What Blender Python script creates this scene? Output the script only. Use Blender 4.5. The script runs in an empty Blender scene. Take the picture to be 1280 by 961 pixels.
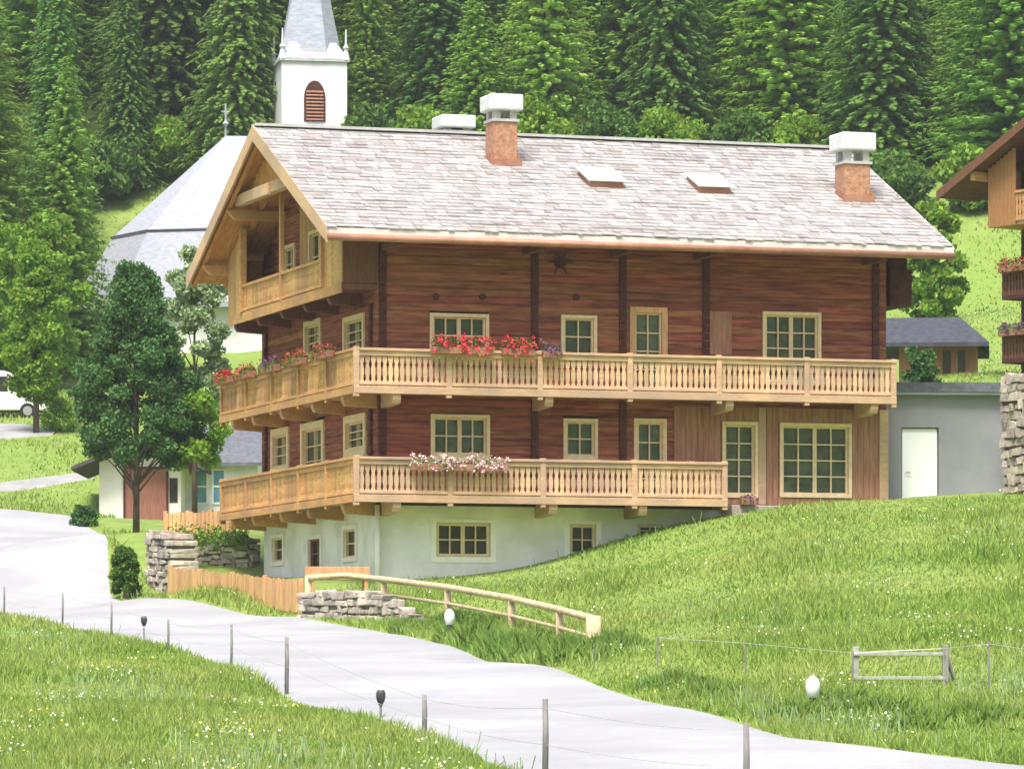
import bpy, math, random
import numpy as np
from mathutils import Vector
random.seed(7); rng = np.random.default_rng(7)
R = math.radians
S = bpy.context.scene
COL = S.collection

# ------------------------------------------------------------------ camera
F = 5800.0; CX = 640.0; HY = 870.0           # focal length in px of a 1280 wide picture, horizon row
cam = bpy.data.cameras.new('camera'); camo = bpy.data.objects.new('camera', cam); COL.objects.link(camo)
cam.sensor_width = 36; cam.sensor_fit = 'HORIZONTAL'; cam.lens = F/1280*36
cam.shift_y = (HY-480.5)/1280
cam.clip_start = 0.5; cam.clip_end = 3000
camo.location = (0, 0, 0); camo.rotation_euler = (R(90), 0, 0)
S.camera = camo
# ------------------------------------------------------------------ light
SUN_AZ, SUN_EL = -15, 62        # azimuth to the right of straight behind the camera
w = bpy.data.worlds.new('World'); S.world = w; w.use_nodes = True
nt = w.node_tree; bg = nt.nodes['Background']
sky = nt.nodes.new('ShaderNodeTexSky'); sky.sky_type = 'NISHITA'; sky.sun_disc = False
sky.sun_elevation = R(SUN_EL); sky.sun_rotation = R(180-SUN_AZ); sky.air_density = 1.0; sky.dust_density = 4.0; sky.ozone_density = 0.6
nt.links.new(sky.outputs[0], bg.inputs[0]); bg.inputs[1].default_value = 0.115
sun = bpy.data.lights.new('sun', 'SUN'); suno = bpy.data.objects.new('sun', sun); COL.objects.link(suno)
sun.energy = 2.9; sun.angle = R(22); sun.color = (1, .96, .9)
sd = Vector((math.sin(R(SUN_AZ))*math.cos(R(SUN_EL)), -math.cos(R(SUN_AZ))*math.cos(R(SUN_EL)), math.sin(R(SUN_EL))))
suno.rotation_euler = sd.to_track_quat('Z', 'Y').to_euler()
suno.location = sd*50
S.view_settings.view_transform = 'Standard'; S.view_settings.look = 'None'
S.view_settings.exposure = 1.1; S.view_settings.gamma = 1
S.render.engine = 'CYCLES'
S.cycles.max_bounces = 6
HAZE = 0.00024

# ------------------------------------------------------------------ materials
def mat(name, c1, c2=None, scale=3.0, rough=.8, bump=0.0, bscale=None, stretch=(1, 1, 1), spec=.3, rand=0.0, metal=0.0, contrast=(.35, .65), trans=0.0, c3=None, c3scale=.15, island=0.0):
    m = bpy.data.materials.new(name); m.use_nodes = True
    n = m.node_tree.nodes; L = m.node_tree.links; p = n['Principled BSDF']
    p.inputs['Roughness'].default_value = rough; p.inputs['Metallic'].default_value = metal
    p.inputs['Specular IOR Level'].default_value = spec
    tc = n.new('ShaderNodeTexCoord'); mp = n.new('ShaderNodeMapping'); mp.inputs['Scale'].default_value = stretch
    L.new(tc.outputs['Object'], mp.inputs[0])
    out = None
    if c2 is not None:
        t = n.new('ShaderNodeTexNoise'); t.inputs['Scale'].default_value = scale; t.inputs['Detail'].default_value = 6; t.inputs['Roughness'].default_value = .65
        L.new(mp.outputs[0], t.inputs['Vector'])
        r = n.new('ShaderNodeValToRGB'); r.color_ramp.elements[0].position = contrast[0]; r.color_ramp.elements[1].position = contrast[1]
        r.color_ramp.elements[0].color = (*c1, 1); r.color_ramp.elements[1].color = (*c2, 1)
        L.new(t.outputs['Fac'], r.inputs[0]); out = r.outputs[0]
        if c3 is not None:
            t3 = n.new('ShaderNodeTexNoise'); t3.inputs['Scale'].default_value = c3scale; t3.inputs['Detail'].default_value = 4
            L.new(tc.outputs['Object'], t3.inputs['Vector'])
            r3 = n.new('ShaderNodeMapRange'); r3.inputs[1].default_value = .42; r3.inputs[2].default_value = .62
            L.new(t3.outputs['Fac'], r3.inputs[0])
            mx = n.new('ShaderNodeMix'); mx.data_type = 'RGBA'; L.new(r3.outputs[0], mx.inputs[0]); L.new(out, mx.inputs[6]); mx.inputs[7].default_value = (*c3, 1)
            out = mx.outputs[2]
    if rand > 0 or island > 0:
        hs = n.new('ShaderNodeHueSaturation')
        if out: L.new(out, hs.inputs['Color'])
        else: hs.inputs['Color'].default_value = (*c1, 1)
        if rand > 0:
            oi = n.new('ShaderNodeObjectInfo'); src = oi.outputs['Random']; amt = rand
        else:
            oi = n.new('ShaderNodeNewGeometry'); src = oi.outputs['Random Per Island']; amt = island
        mr = n.new('ShaderNodeMapRange'); mr.inputs[3].default_value = 1-amt; mr.inputs[4].default_value = 1+amt
        L.new(src, mr.inputs[0]); L.new(mr.outputs[0], hs.inputs['Value'])
        ml = n.new('ShaderNodeMath'); ml.operation = 'MULTIPLY'; ml.inputs[1].default_value = 7.31; L.new(src, ml.inputs[0])
        fr = n.new('ShaderNodeMath'); fr.operation = 'FRACT'; L.new(ml.outputs[0], fr.inputs[0])
        mh = n.new('ShaderNodeMapRange'); mh.inputs[3].default_value = .5-.035*min(1, amt*2); mh.inputs[4].default_value = .5+.03*min(1, amt*2)
        L.new(fr.outputs[0], mh.inputs[0]); L.new(mh.outputs[0], hs.inputs['Hue'])
        out = hs.outputs[0]
    if out: L.new(out, p.inputs['Base Color'])
    else: p.inputs['Base Color'].default_value = (*c1, 1)
    if bump > 0:
        b = n.new('ShaderNodeBump'); b.inputs['Strength'].default_value = bump; b.inputs['Distance'].default_value = .03
        tb = n.new('ShaderNodeTexNoise'); tb.inputs['Scale'].default_value = bscale or scale*3; tb.inputs['Detail'].default_value = 5
        L.new(mp.outputs[0], tb.inputs['Vector']); L.new(tb.outputs['Fac'], b.inputs['Height']); L.new(b.outputs[0], p.inputs['Normal'])
    if trans > 0:
        o = n['Material Output']; tr = n.new('ShaderNodeBsdfTranslucent'); ms = n.new('ShaderNodeMixShader'); ms.inputs[0].default_value = trans
        if out: L.new(out, tr.inputs[0])
        else: tr.inputs[0].default_value = (*c1, 1)
        L.new(p.outputs[0], ms.inputs[1]); L.new(tr.outputs[0], ms.inputs[2]); L.new(ms.outputs[0], o.inputs[0])
    return m

M = {}
M['log'] = mat('log_wood', (.15, .045, .024), (.37, .13, .066), 2.2, .8, .5, 9, (.5, .5, 6), island=.22)
M['log_dark'] = mat('dark_log_ends', (.055, .018, .012), (.10, .035, .022), 5, .85, .4)
M['clad'] = mat('weathered_cladding', (.27, .12, .075), (.40, .21, .135), 3, .8, .4, 12, (5, 5, .6))
M['wood_new'] = mat('new_larch_wood', (.50, .27, .11), (.68, .41, .20), 4, .65, .25, 12, (3, 3, .6), island=.16)
M['wood_pale'] = mat('pale_larch_wood', (.50, .325, .175), (.67, .465, .275), 4, .7, .25, 12, (.6, 3, 3), island=.16, c3=(.44, .31, .21), c3scale=.7)
M['wood_gable'] = mat('golden_larch_wood', (.47, .25, .08), (.66, .40, .15), 4, .65, .25, 12, (3, .6, 3), island=.16, c3=(.43, .25, .11), c3scale=.7)
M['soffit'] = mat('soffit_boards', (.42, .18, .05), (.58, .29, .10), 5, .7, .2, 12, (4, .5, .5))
M['soffit_dark'] = mat('dark_soffit_boards', (.11, .045, .025), (.19, .085, .045), 5, .8, .2, 12, (4, .5, .5))  # dark brown boards; on the farmhouse loggia this tone is painted shade
M['frame'] = mat('window_frame_wood', (.66, .50, .29), (.78, .62, .40), 6, .6)
M['white_frame'] = mat('white_surround', (.82, .80, .74), (.9, .88, .83), 6, .7)
M['plaster'] = mat('white_plaster', (.80, .77, .785), (.88, .85, .86), 1.5, .9, .3, 25, contrast=(.3, .7), c3=(.68, .655, .64), c3scale=.9)
M['plaster_white'] = mat('church_plaster', (.62, .62, .62), (.72, .72, .71), .8, .9, .2, 15)
M['glass'] = mat('window_glass', (.014, .026, .02), (.075, .095, .065), 2.2, .05, .12, 1.2, spec=.7, rand=.5)
M['glass_dark'] = mat('dark_glass', (.015, .015, .018), (.05, .04, .03), 4, .15, spec=.5)
M['brick'] = mat('chimney_masonry', (.30, .14, .085), (.50, .28, .17), 9, .9, .6, 20)
M['concrete_cap'] = mat('chimney_cap_concrete', (.55, .57, .56), (.68, .69, .68), 3, .9)
M['grey_neck'] = mat('chimney_neck', (.38, .37, .36), (.5, .49, .48), 5, .9)
M['copper'] = mat('gutter_copper', (.30, .13, .08), (.42, .21, .14), 2, .5, metal=.2)
M['verge'] = mat('weathered_verge_board', (.55, .50, .46), (.7, .66, .62), 4, .8, .2, 10)
M['slate'] = mat('grey_slate', (.085, .09, .105), (.15, .155, .175), 5, .7, .4, 20)
M['church_shingle'] = mat('church_shingles', (.27, .285, .335), (.40, .41, .465), 3, .8, .5, 14, (1, 1, 3), contrast=(.3, .7))
M['spire'] = mat('spire_shingles', (.27, .29, .345), (.42, .44, .50), 2, .7, .3, 14, (1, 1, 4))
M['dark_metal'] = mat('dark_metal', (.05, .05, .06), None, rough=.5)
M['road'] = mat('pale_road_surface', (.325, .325, .338), (.375, .375, .388), 2.5, .95, .5, 40, contrast=(.25, .75), c3=(.295, .295, .308), c3scale=.3)
M['path'] = mat('gravel_path', (.24, .24, .23), (.34, .33, .32), 1, .95, .25, 20)
M['ground'] = mat('meadow_ground', (.12, .19, .035), (.23, .30, .07), 1.2, .95, .6, 6, c3=(.17, .25, .045), c3scale=.12)
M['grass'] = mat('grass_blades', (.16, .27, .045), (.28, .375, .085), .55, .8, spec=.15, c3=(.31, .375, .10), c3scale=.25, trans=.3, island=.24)
M['bank_grass'] = mat('bank_grass_blades', (.14, .26, .045), (.25, .37, .08), .8, .8, spec=.2, trans=.25, island=.35)
M['stone'] = mat('field_stone', (.24, .21, .18), (.50, .44, .37), 3, .9, .6, 12, island=.35)
M['mortar'] = mat('wall_core', (.12, .11, .10), (.2, .18, .16), 6, .95)
M['garage'] = mat('grey_render', (.235, .24, .255), (.285, .29, .305), .8, .9, .15, 20)
M['garage_roof'] = mat('roof_membrane', (.25, .30, .35), (.33, .38, .43), 2, .8)
M['door_white'] = mat('white_door_paint', (.86, .87, .87), None, rough=.5)
M['trunk'] = mat('bark', (.07, .05, .035), (.15, .11, .08), 6, .95, .6, 12, (1, 1, .3))
M['post'] = mat('weathered_post', (.16, .15, .15), (.30, .28, .27), 8, .9, .3, 20, (1, 1, .2))
M['rail_wood'] = mat('peeled_log', (.42, .32, .19), (.62, .50, .33), 4, .8, .3, 10, (1, 1, 1))
M['spruce'] = mat('spruce_needles', (.12, .235, .055), (.22, .37, .085), 1.5, .85, spec=.1, rand=.24, trans=.55)
M['larch'] = mat('larch_needles', (.20, .35, .06), (.32, .49, .10), 1.2, .85, spec=.1, rand=.2, trans=.5)
M['maple'] = mat('maple_leaves', (.045, .12, .03), (.10, .21, .06), 1.5, .75, spec=.15, trans=.25, island=.4)
M['lime'] = mat('bright_leaves', (.13, .26, .02), (.22, .36, .04), 1.2, .75, spec=.2, trans=.35, island=.3)
M['shrub'] = mat('shrub_leaves', (.06, .14, .02), (.12, .23, .04), 2, .75, spec=.2, trans=.3, island=.4)
M['willow'] = mat('silver_leaves', (.20, .30, .12), (.38, .46, .26), 2, .75, spec=.2, trans=.3, island=.3)
M['red'] = mat('red_petals', (.62, .015, .03), (.75, .05, .08), 8, .7, island=.3)
M['pink'] = mat('pink_petals', (.75, .42, .48), (.85, .66, .66), 8, .7, island=.2)
M['purple'] = mat('purple_petals', (.10, .03, .12), (.25, .08, .22), 8, .7, island=.3)
M['orange'] = mat('rust_petals', (.36, .05, .035), (.52, .12, .07), 8, .7, island=.3)
M['yellow'] = mat('yellow_petals', (.75, .62, .08), None, rough=.7)
M['white_petal'] = mat('white_petals', (.8, .8, .72), None, rough=.7)
M['inn_wall'] = mat('cream_plaster', (.80, .73, .70), (.88, .82, .78), 1, .9)
M['inn_door'] = mat('red_brown_door', (.24, .09, .06), (.34, .15, .11), 4, .7, stretch=(5, 5, .5))
M['blue_glass'] = mat('blue_glass', (.08, .22, .33), (.2, .4, .5), 1, .2)
M['car_white'] = mat('white_car_paint', (.80, .81, .83), None, rough=.25, spec=.6)
M['rubber'] = mat('tyre_rubber', (.02, .02, .02), None, rough=.9)
M['rim'] = mat('alloy_rim', (.5, .5, .52), None, rough=.35, metal=.7)
M['lantern'] = mat('white_lantern', (.85, .87, .88), None, rough=.35)
M['roof_dark'] = mat('dark_roof', (.05, .04, .045), (.10, .08, .08), 5, .8)
M['interior'] = mat('loggia_brown_wood', (.40, .20, .08), (.55, .30, .13), 4, .8, stretch=(1, 1, 4))  # mid brown wood of the neighbour's loggia rail
M['blind'] = mat('red_blind', (.45, .12, .08), None)
M['old_gold'] = mat('aged_golden_boards', (.27, .12, .045), (.40, .20, .08), 5, .75, .2, 12, (4, 4, .5))
M['old_wood'] = mat('grey_green_wood', (.26, .27, .22), (.42, .43, .36), 6, .9, .3, 20)
M['slate_dark'] = mat('dark_blue_slate', (.035, .038, .05), (.07, .075, .09), 5, .7, .3, 20)
M['wire'] = mat('fence_wire', (.55, .55, .55), None, rough=.4, metal=.5)

def shingle_mat(name, ca, cb, cc):
    m = bpy.data.materials.new(name); m.use_nodes = True
    n = m.node_tree.nodes; L = m.node_tree.links; p = n['Principled BSDF']; p.inputs['Roughness'].default_value = .75
    p.inputs['Specular IOR Level'].default_value = .3
    tc = n.new('ShaderNodeTexCoord')
    g = n.new('ShaderNodeNewGeometry')
    r = n.new('ShaderNodeValToRGB'); e = r.color_ramp.elements
    e[0].position = 0; e[0].color = (*ca, 1); e[1].position = 1; e[1].color = (*cb, 1); k = e.new(.5); k.color = (*cc, 1)
    L.new(g.outputs['Random Per Island'], r.inputs[0])
    mp = n.new('ShaderNodeMapping'); mp.inputs['Scale'].default_value = (.16, 3.0, 3.0); L.new(tc.outputs['Object'], mp.inputs[0])
    t = n.new('ShaderNodeTexNoise'); t.inputs['Scale'].default_value = 2; t.inputs['Detail'].default_value = 6; L.new(mp.outputs[0], t.inputs[0])
    rr = n.new('ShaderNodeValToRGB'); rr.color_ramp.elements[0].position = .35; rr.color_ramp.elements[1].position = .6
    rr.color_ramp.elements[0].color = (.68, .63, .61, 1); rr.color_ramp.elements[1].color = (1, 1, 1, 1); L.new(t.outputs[0], rr.inputs[0])
    mx = n.new('ShaderNodeMix'); mx.data_type = 'RGBA'; mx.blend_type = 'MULTIPLY'; mx.inputs[0].default_value = 1
    L.new(r.outputs[0], mx.inputs[6]); L.new(rr.outputs[0], mx.inputs[7]); L.new(mx.outputs[2], p.inputs['Base Color'])
    return m
M['shingle'] = shingle_mat('silvered_shingles', (.31, .285, .275), (.475, .46, .455), (.39, .37, .36))

# ------------------------------------------------------------------ mesh helpers
class MB:
    def __init__(s): s.v = []; s.f = []
    def add(s, vs, fs):
        o = len(s.v); s.v += [tuple(map(float, q)) for q in vs]; s.f += [tuple(i+o for i in f) for f in fs]; return s
    def hexa(s, p):   # 8 points, bottom ring then top ring
        return s.add(p, [(3, 2, 1, 0), (4, 5, 6, 7), (0, 1, 5, 4), (1, 2, 6, 5), (2, 3, 7, 6), (3, 0, 4, 7)])
    def box(s, x0, x1, y0, y1, z0, z1):
        return s.hexa([(x0, y0, z0), (x1, y0, z0), (x1, y1, z0), (x0, y1, z0), (x0, y0, z1), (x1, y0, z1), (x1, y1, z1), (x0, y1, z1)])
    def beam(s, p, q, w, h, up=(0, 0, 1)):
        p = Vector(p); q = Vector(q); d = (q-p).normalized(); u = Vector(up)
        x = d.cross(u)
        if x.length < 1e-4: x = d.cross(Vector((1, 0, 0)))
        x.normalize(); u = x.cross(d); x = x*w/2; u = u*h/2
        return s.hexa([p-x-u, p+x-u, q+x-u, q-x-u, p-x+u, p+x+u, q+x+u, q-x+u])
    def tube(s, pts, r, n=8, cap=True):
        pts = [Vector(p) for p in pts]; rs = r if hasattr(r, '__len__') else [r]*len(pts); o = []; ring = []
        for i, p in enumerate(pts):
            d = (pts[min(i+1, len(pts)-1)]-pts[max(i-1, 0)]).normalized()
            a = d.cross(Vector((0, 0, 1)) if abs(d.z) < .9 else Vector((1, 0, 0))).normalized(); b = a.cross(d)
            for k in range(n):
                t = 2*math.pi*k/n; o.append(p+(a*math.cos(t)+b*math.sin(t))*rs[i])
        fs = []
        for i in range(len(pts)-1):
            for k in range(n):
                k2 = (k+1) % n; fs.append((i*n+k, i*n+k2, (i+1)*n+k2, (i+1)*n+k))
        if cap: fs.append(tuple(range(n))[::-1]); fs.append(tuple((len(pts)-1)*n+k for k in range(n)))
        return s.add(o, fs)
    def prism(s, poly, f, d0, d1):  # poly of 2d points, f(x,y,d)->3d
        n = len(poly); vs = [f(x, y, d0) for x, y in poly]+[f(x, y, d1) for x, y in poly]
        fs = [tuple(range(n))[::-1], tuple(range(n, 2*n))]+[(i, (i+1) % n, (i+1) % n+n, i+n) for i in range(n)]
        return s.add(vs, fs)
    def build(s, name, m, parent=None, off=(0, 0, 0), bevel=0, smooth=False):
        me = bpy.data.meshes.new(name)
        if off != (0, 0, 0): s.v = [(a-off[0], b-off[1], c-off[2]) for a, b, c in s.v]
        me.from_pydata(s.v, [], s.f); me.update()
        return link(name, me, m, parent, bevel, smooth)
def link(name, me, m, parent=None, bevel=0, smooth=False):
    o = bpy.data.objects.new(name, me); COL.objects.link(o); me.materials.append(M[m] if isinstance(m, str) else m)
    if parent is not None: o.parent = parent
    if smooth: me.polygons.foreach_set('use_smooth', [True]*len(me.polygons))
    if bevel > 0:
        b = o.modifiers.new('bevel', 'BEVEL'); b.width = bevel; b.segments = 2; b.limit_method = 'ANGLE'
    return o
def npmesh(name, V, k):   # V: (n*k,3) faces of k verts
    me = bpy.data.meshes.new(name); nv = len(V); nf = nv//k
    me.vertices.add(nv); me.vertices.foreach_set('co', V.astype(np.float32).ravel())
    me.loops.add(nv); me.loops.foreach_set('vertex_index', np.arange(nv, dtype=np.int32))
    me.polygons.add(nf); me.polygons.foreach_set('loop_start', np.arange(0, nv, k, dtype=np.int32))
    me.update(calc_edges=True); return me
def tag(o, label=None, cat=None, group=None, kind=None):
    if label: o['label'] = label
    if cat: o['category'] = cat
    if group: o['group'] = group
    if kind: o['kind'] = kind
    return o
def thing(name, loc, rz, label, cat, group=None):
    o = bpy.data.objects.new(name, None); COL.objects.link(o); o.location = loc; o.rotation_euler = (0, 0, rz); o.empty_display_size = .3
    return tag(o, label, cat, group)

def P(u, v, Y): return ((u-CX)/F*Y, Y, (HY-v)/F*Y)

# ------------------------------------------------------------------ terrain
CP = []
def cp(u, v, Y): CP.append(P(u, v, Y))
def sstep(a, b, x): t = np.clip((x-a)/(b-a), 0, 1); return t*t*(3-2*t)
YB = [-600, -380, -60, 0, 20, 125, 190, 225, 300, 420, 640, 1200]
ZB = [150, 105, -3.4, -3.0, -2.75, 2.5, 8.35, 15, 57, 125, 215, 260]  # slope behind the camera is unseen, added to fill the window reflections
def base(X, Y):
    return np.interp(Y, YB, ZB)
for q in [(600, 722, 118.2), (700, 697, 118.6), (800, 672, 119.0), (890, 645, 119.4), (1000, 630, 119.9), (1108, 627, 120.6), (1200, 619, 122), (1280, 609, 124), (1400, 600, 127),
          (640, 745, 110), (740, 772, 102), (740, 820, 90), (850, 780, 93), (850, 700, 110), (1280, 800, 80), (1280, 700, 100), (1000, 800, 82), (1000, 700, 104), (1450, 800, 80), (1450, 700, 100), (1500, 640, 115),
          (470, 790, 103.6), (600, 822, 90), (750, 860, 77.7), (1000, 925, 63), (1280, 957, 57.7), (370, 772, 113.3), (210, 750, 128), (1450, 975, 53),
          (510, 768, 108), (600, 788, 100),
          (1150, 480, 150), (1290, 470, 150), (1190, 400, 180), (1190, 255, 225), (1290, 250, 225), (1290, 380, 180),
          (0, 525, 198), (-60, 525, 198), (45, 560, 186), (60, 640, 166), (0, 644, 166)]: cp(*q)
CP += [(-3.0, 112.6, 2.55), (-5.2, 116.5, 2.6), (-3.4, 117.6, 3.0), (0.2, 115.5, 2.75), (-7, 126, 3.2), (-8.2, 121, 2.7), (-10.3, 127.0, 2.9), (-11.5, 131, 4.2), (-8, 133, 4.6), (-9, 140, 4.9),
       (0, 130, 4.0), (8, 128, 4.9), (5, 122, 4.7), (14, 128, 6.0), (0, 145, 6.0), (-9, 113, 1.9), (-12, 118, 2.15), (-4.6, 108, 1.65), (-7, 104, 1.45), (-8, 95, 1.0), (-6, 85, .5), (-3, 70, -.25), (0, 57, -.9), (3, 50, -1.25), (-12, 100, 1.25), (-14, 110, 1.75), (-15, 128, 2.6), (-25, 128, 2.8), (-13.9, 172, 6.5), (-11, 174, 6.5), (-13.5, 162, 5.9), (-12.2, 150, 4.8), (-11, 140, 4.6)]
CPa = np.array(CP); Lk = 16.0
def kern(r): q = math.sqrt(3)*r/Lk; return (1+q)*np.exp(-q)
D = np.hypot(CPa[:, None, 0]-CPa[None, :, 0], CPa[:, None, 1]-CPa[None, :, 1])
res = CPa[:, 2]-base(CPa[:, 0], CPa[:, 1])
Wt = np.linalg.solve(kern(D)+np.eye(len(CPa))*.01, res)
gx = np.unique(np.concatenate([np.linspace(-600, -60, 28), np.arange(-60, -28, 2.), np.arange(-28, 28.1, .5), np.arange(28, 60, 2.), np.linspace(60, 600, 28)]))
gy = np.unique(np.concatenate([np.linspace(-600, -40, 36), np.arange(-40, 40, 5.), np.arange(40, 180, .5), np.arange(180, 320, 2.), np.linspace(320, 1200, 45)]))
GX, GY = np.meshgrid(gx, gy)
def hgt(X, Y):
    z = base(X, Y)
    sh = X.shape; x = X.ravel(); y = Y.ravel(); zz = np.zeros(len(x))
    for i in range(0, len(x), 20000):
        d = np.hypot(x[i:i+20000, None]-CPa[None, :, 0], y[i:i+20000, None]-CPa[None, :, 1]); zz[i:i+20000] = kern(d)@Wt
    z = z+zz.reshape(sh)
    far = sstep(210, 300, Y)+sstep(-20, -120, -np.abs(Y)*0-(-Y)) * 0
    z = z+far*(3*np.sin(X*.05+1)+2*np.sin(X*.11+Y*.04))
    m = (Y > 40) & (Y < 190)
    z = z+np.where(m, .05*np.sin(X*1.1+Y*.3)*np.sin(Y*.7), 0)*sstep(0, 1, np.ones_like(z))*0.5
    return z
GZ = hgt(GX, GY)
def Hs(x, y):
    x = np.atleast_1d(np.asarray(x, float)); y = np.atleast_1d(np.asarray(y, float))
    i = np.clip(np.searchsorted(gx, x)-1, 0, len(gx)-2); j = np.clip(np.searchsorted(gy, y)-1, 0, len(gy)-2)
    a = (x-gx[i])/(gx[i+1]-gx[i]); b = (y-gy[j])/(gy[j+1]-gy[j])
    return (GZ[j, i]*(1-a)*(1-b)+GZ[j, i+1]*a*(1-b)+GZ[j+1, i]*(1-a)*b+GZ[j+1, i+1]*a*b)
def H(x, y): return float(Hs(x, y)[0])
def ray(u, v, y0=45, y1=400):     # first hit of the line of sight with the terrain
    Y = np.arange(y0, y1, .1); X = (u-CX)/F*Y; Z = (HY-v)/F*Y
    k = np.argmax(Hs(X, Y) >= Z)
    return (float(X[k]), float(Y[k]), H(X[k], Y[k]))
nx, ny = len(gx), len(gy)
me = bpy.data.meshes.new('ground')
V = np.stack([GX, GY, GZ], -1).reshape(-1, 3)
I = np.arange(nx*ny).reshape(ny, nx); Q = np.stack([I[:-1, :-1], I[:-1, 1:], I[1:, 1:], I[1:, :-1]], -1).reshape(-1, 4)
me.from_pydata(V.tolist(), [], Q.tolist()); me.update()
g = link('ground', me, 'ground', smooth=True); tag(g, kind='structure')

DR = []
def drape(name, left, right, m, dz=.03, nc=10, step=.5):
    # strip between two polylines of equal count (xy), laid on the terrain
    L0 = []; R0 = []
    for i in range(len(left)-1):
        l = math.hypot(left[i+1][0]-left[i][0], left[i+1][1]-left[i][1]); l = max(l, math.hypot(right[i+1][0]-right[i][0], right[i+1][1]-right[i][1]))
        n = max(1, int(l/step))
        for k in range(n):
            t = k/n
            L0.append((left[i][0]*(1-t)+left[i+1][0]*t, left[i][1]*(1-t)+left[i+1][1]*t)); R0.append((right[i][0]*(1-t)+right[i+1][0]*t, right[i][1]*(1-t)+right[i+1][1]*t))
    L0.append(left[-1]); R0.append(right[-1])
    mb = MB(); n = len(L0)
    for a, b in zip(L0, R0):
        for k in range(nc+1):
            t = k/nc; x = a[0]*(1-t)+b[0]*t; y = a[1]*(1-t)+b[1]*t; e = min(t, 1-t)
            mb.v.append((x, y, H(x, y)+dz-(.05 if e == 0 else 0)))
    for i in range(n-1):
        for k in range(nc):
            q = i*(nc+1)+k; mb.f.append((q, q+1, q+nc+2, q+nc+1))
    o = mb.build(name, m, smooth=True); tag(o, kind='structure'); DR.append(L0+R0[::-1]); return L0+R0[::-1]
nearE = [(9, 22), (4.5, 40), (1.2, 52), (-.1, 57.5), (-1.6, 65), (-3.55, 75)]+[ray(u, v)[:2] for u, v in [(289, 834), (210, 810), (139, 794), (78, 782), (5, 770)]]+[(-19, 127), (-27, 150), (-31, 170)]
farE = [(16, 25), (12, 40), (8.3, 52), (6.45, 57.5), (3.95, 63), (1.5, 77.5)]+[ray(u, v)[:2] for u, v in [(600, 823), (470, 788), (370, 771), (270, 758), (205, 748)]]+[ray(u, v)[:2] for u, v in [(137, 742), (128, 668), (62, 642)]]
from itertools import accumulate
ROADPOLY = drape('road', nearE, farE, 'road', .05, 16)
def inpoly(x, y, poly):
    x = np.asarray(x); y = np.asarray(y); c = np.zeros(x.shape, bool); n = len(poly); j = n-1
    for i in range(n):
        xi, yi = poly[i][:2]; xj, yj = poly[j][:2]
        if yi != yj:
            c ^= ((yi > y) != (yj > y)) & (x < (xj-xi)*(y-yi)/(yj-yi)+xi)
        j = i
    return c
pa = [ray(u, v)[:2] for u, v in [(-40, 606), (60, 596), (118, 588)]]; pb = [ray(u, v)[:2] for u, v in [(-40, 618), (60, 608), (118, 598)]]
drape('path', pb, pa, 'path', .05, 6)
pa = [ray(u, v)[:2] for u, v in [(-40, 528), (30, 530), (70, 541)]]; pb = [ray(u, v)[:2] for u, v in [(-40, 552), (20, 548), (66, 544)]]
drape('parking_verge', pb, pa, 'path', .05, 6)

# ------------------------------------------------------------------ main house (local axes: a along the front, b along the gable, z up)
PH = R(18); C0 = (-3.94, 116.0); ZB0 = 2.2
def h2w(a, b): return (C0[0]+a*math.cos(PH)-b*math.sin(PH), C0[1]+a*math.sin(PH)+b*math.cos(PH))
def front(u, b):   # a on the plane b for picture column u
    k = (u-CX)/F; return (k*(C0[1]+b*math.cos(PH))-(C0[0]-b*math.sin(PH)))/(math.cos(PH)-k*math.sin(PH))
def side(u, a):
    k = (u-CX)/F; return ((C0[0]+a*math.cos(PH))-k*(C0[1]+a*math.sin(PH)))/(math.sin(PH)+k*math.cos(PH))
def zat(v, a, b): return (HY-v)/F*h2w(a, b)[1]
AW, BW, AE, BE = .95, 1.2, 14.86, 12.55       # wall planes
ZS1, ZS2, ZS3 = 4.86, 7.58, 10.28             # underside of the balconies
house = thing('farmhouse', (*C0, ZB0), PH, 'large timber farmhouse with silver shingle roof, two long front balconies and white cellar storey', 'house')
OFF = (0, 0, ZB0)
def rz(b): return 11.69+(min(b, 13.74-b)+.3)*.463   # roof top surface height
def fb(u0, u1, v0, v1, b=BW):
    a0, a1 = front(u0, b), front(u1, b); am = (a0+a1)/2; return (a0, a1, zat(v1, am, b), zat(v0, am, b))
def sb(u0, u1, v0, v1, a=AW):
    b0, b1 = side(u1, a), side(u0, a); bm = (b0+b1)/2; return (b0, b1, zat(v1, a, bm), zat(v0, a, bm))
FR = lambda s, z, d: (s, BW-d, z)
GA = lambda s, z, d: (AW-d, s, z)
def mbox(mb, f, s0, s1, z0, z1, d0, d1):
    return mb.hexa([f(s0, z0, d0), f(s1, z0, d0), f(s1, z0, d1), f(s0, z0, d1), f(s0, z1, d0), f(s1, z1, d0), f(s1, z1, d1), f(s0, z1, d1)])
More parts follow.
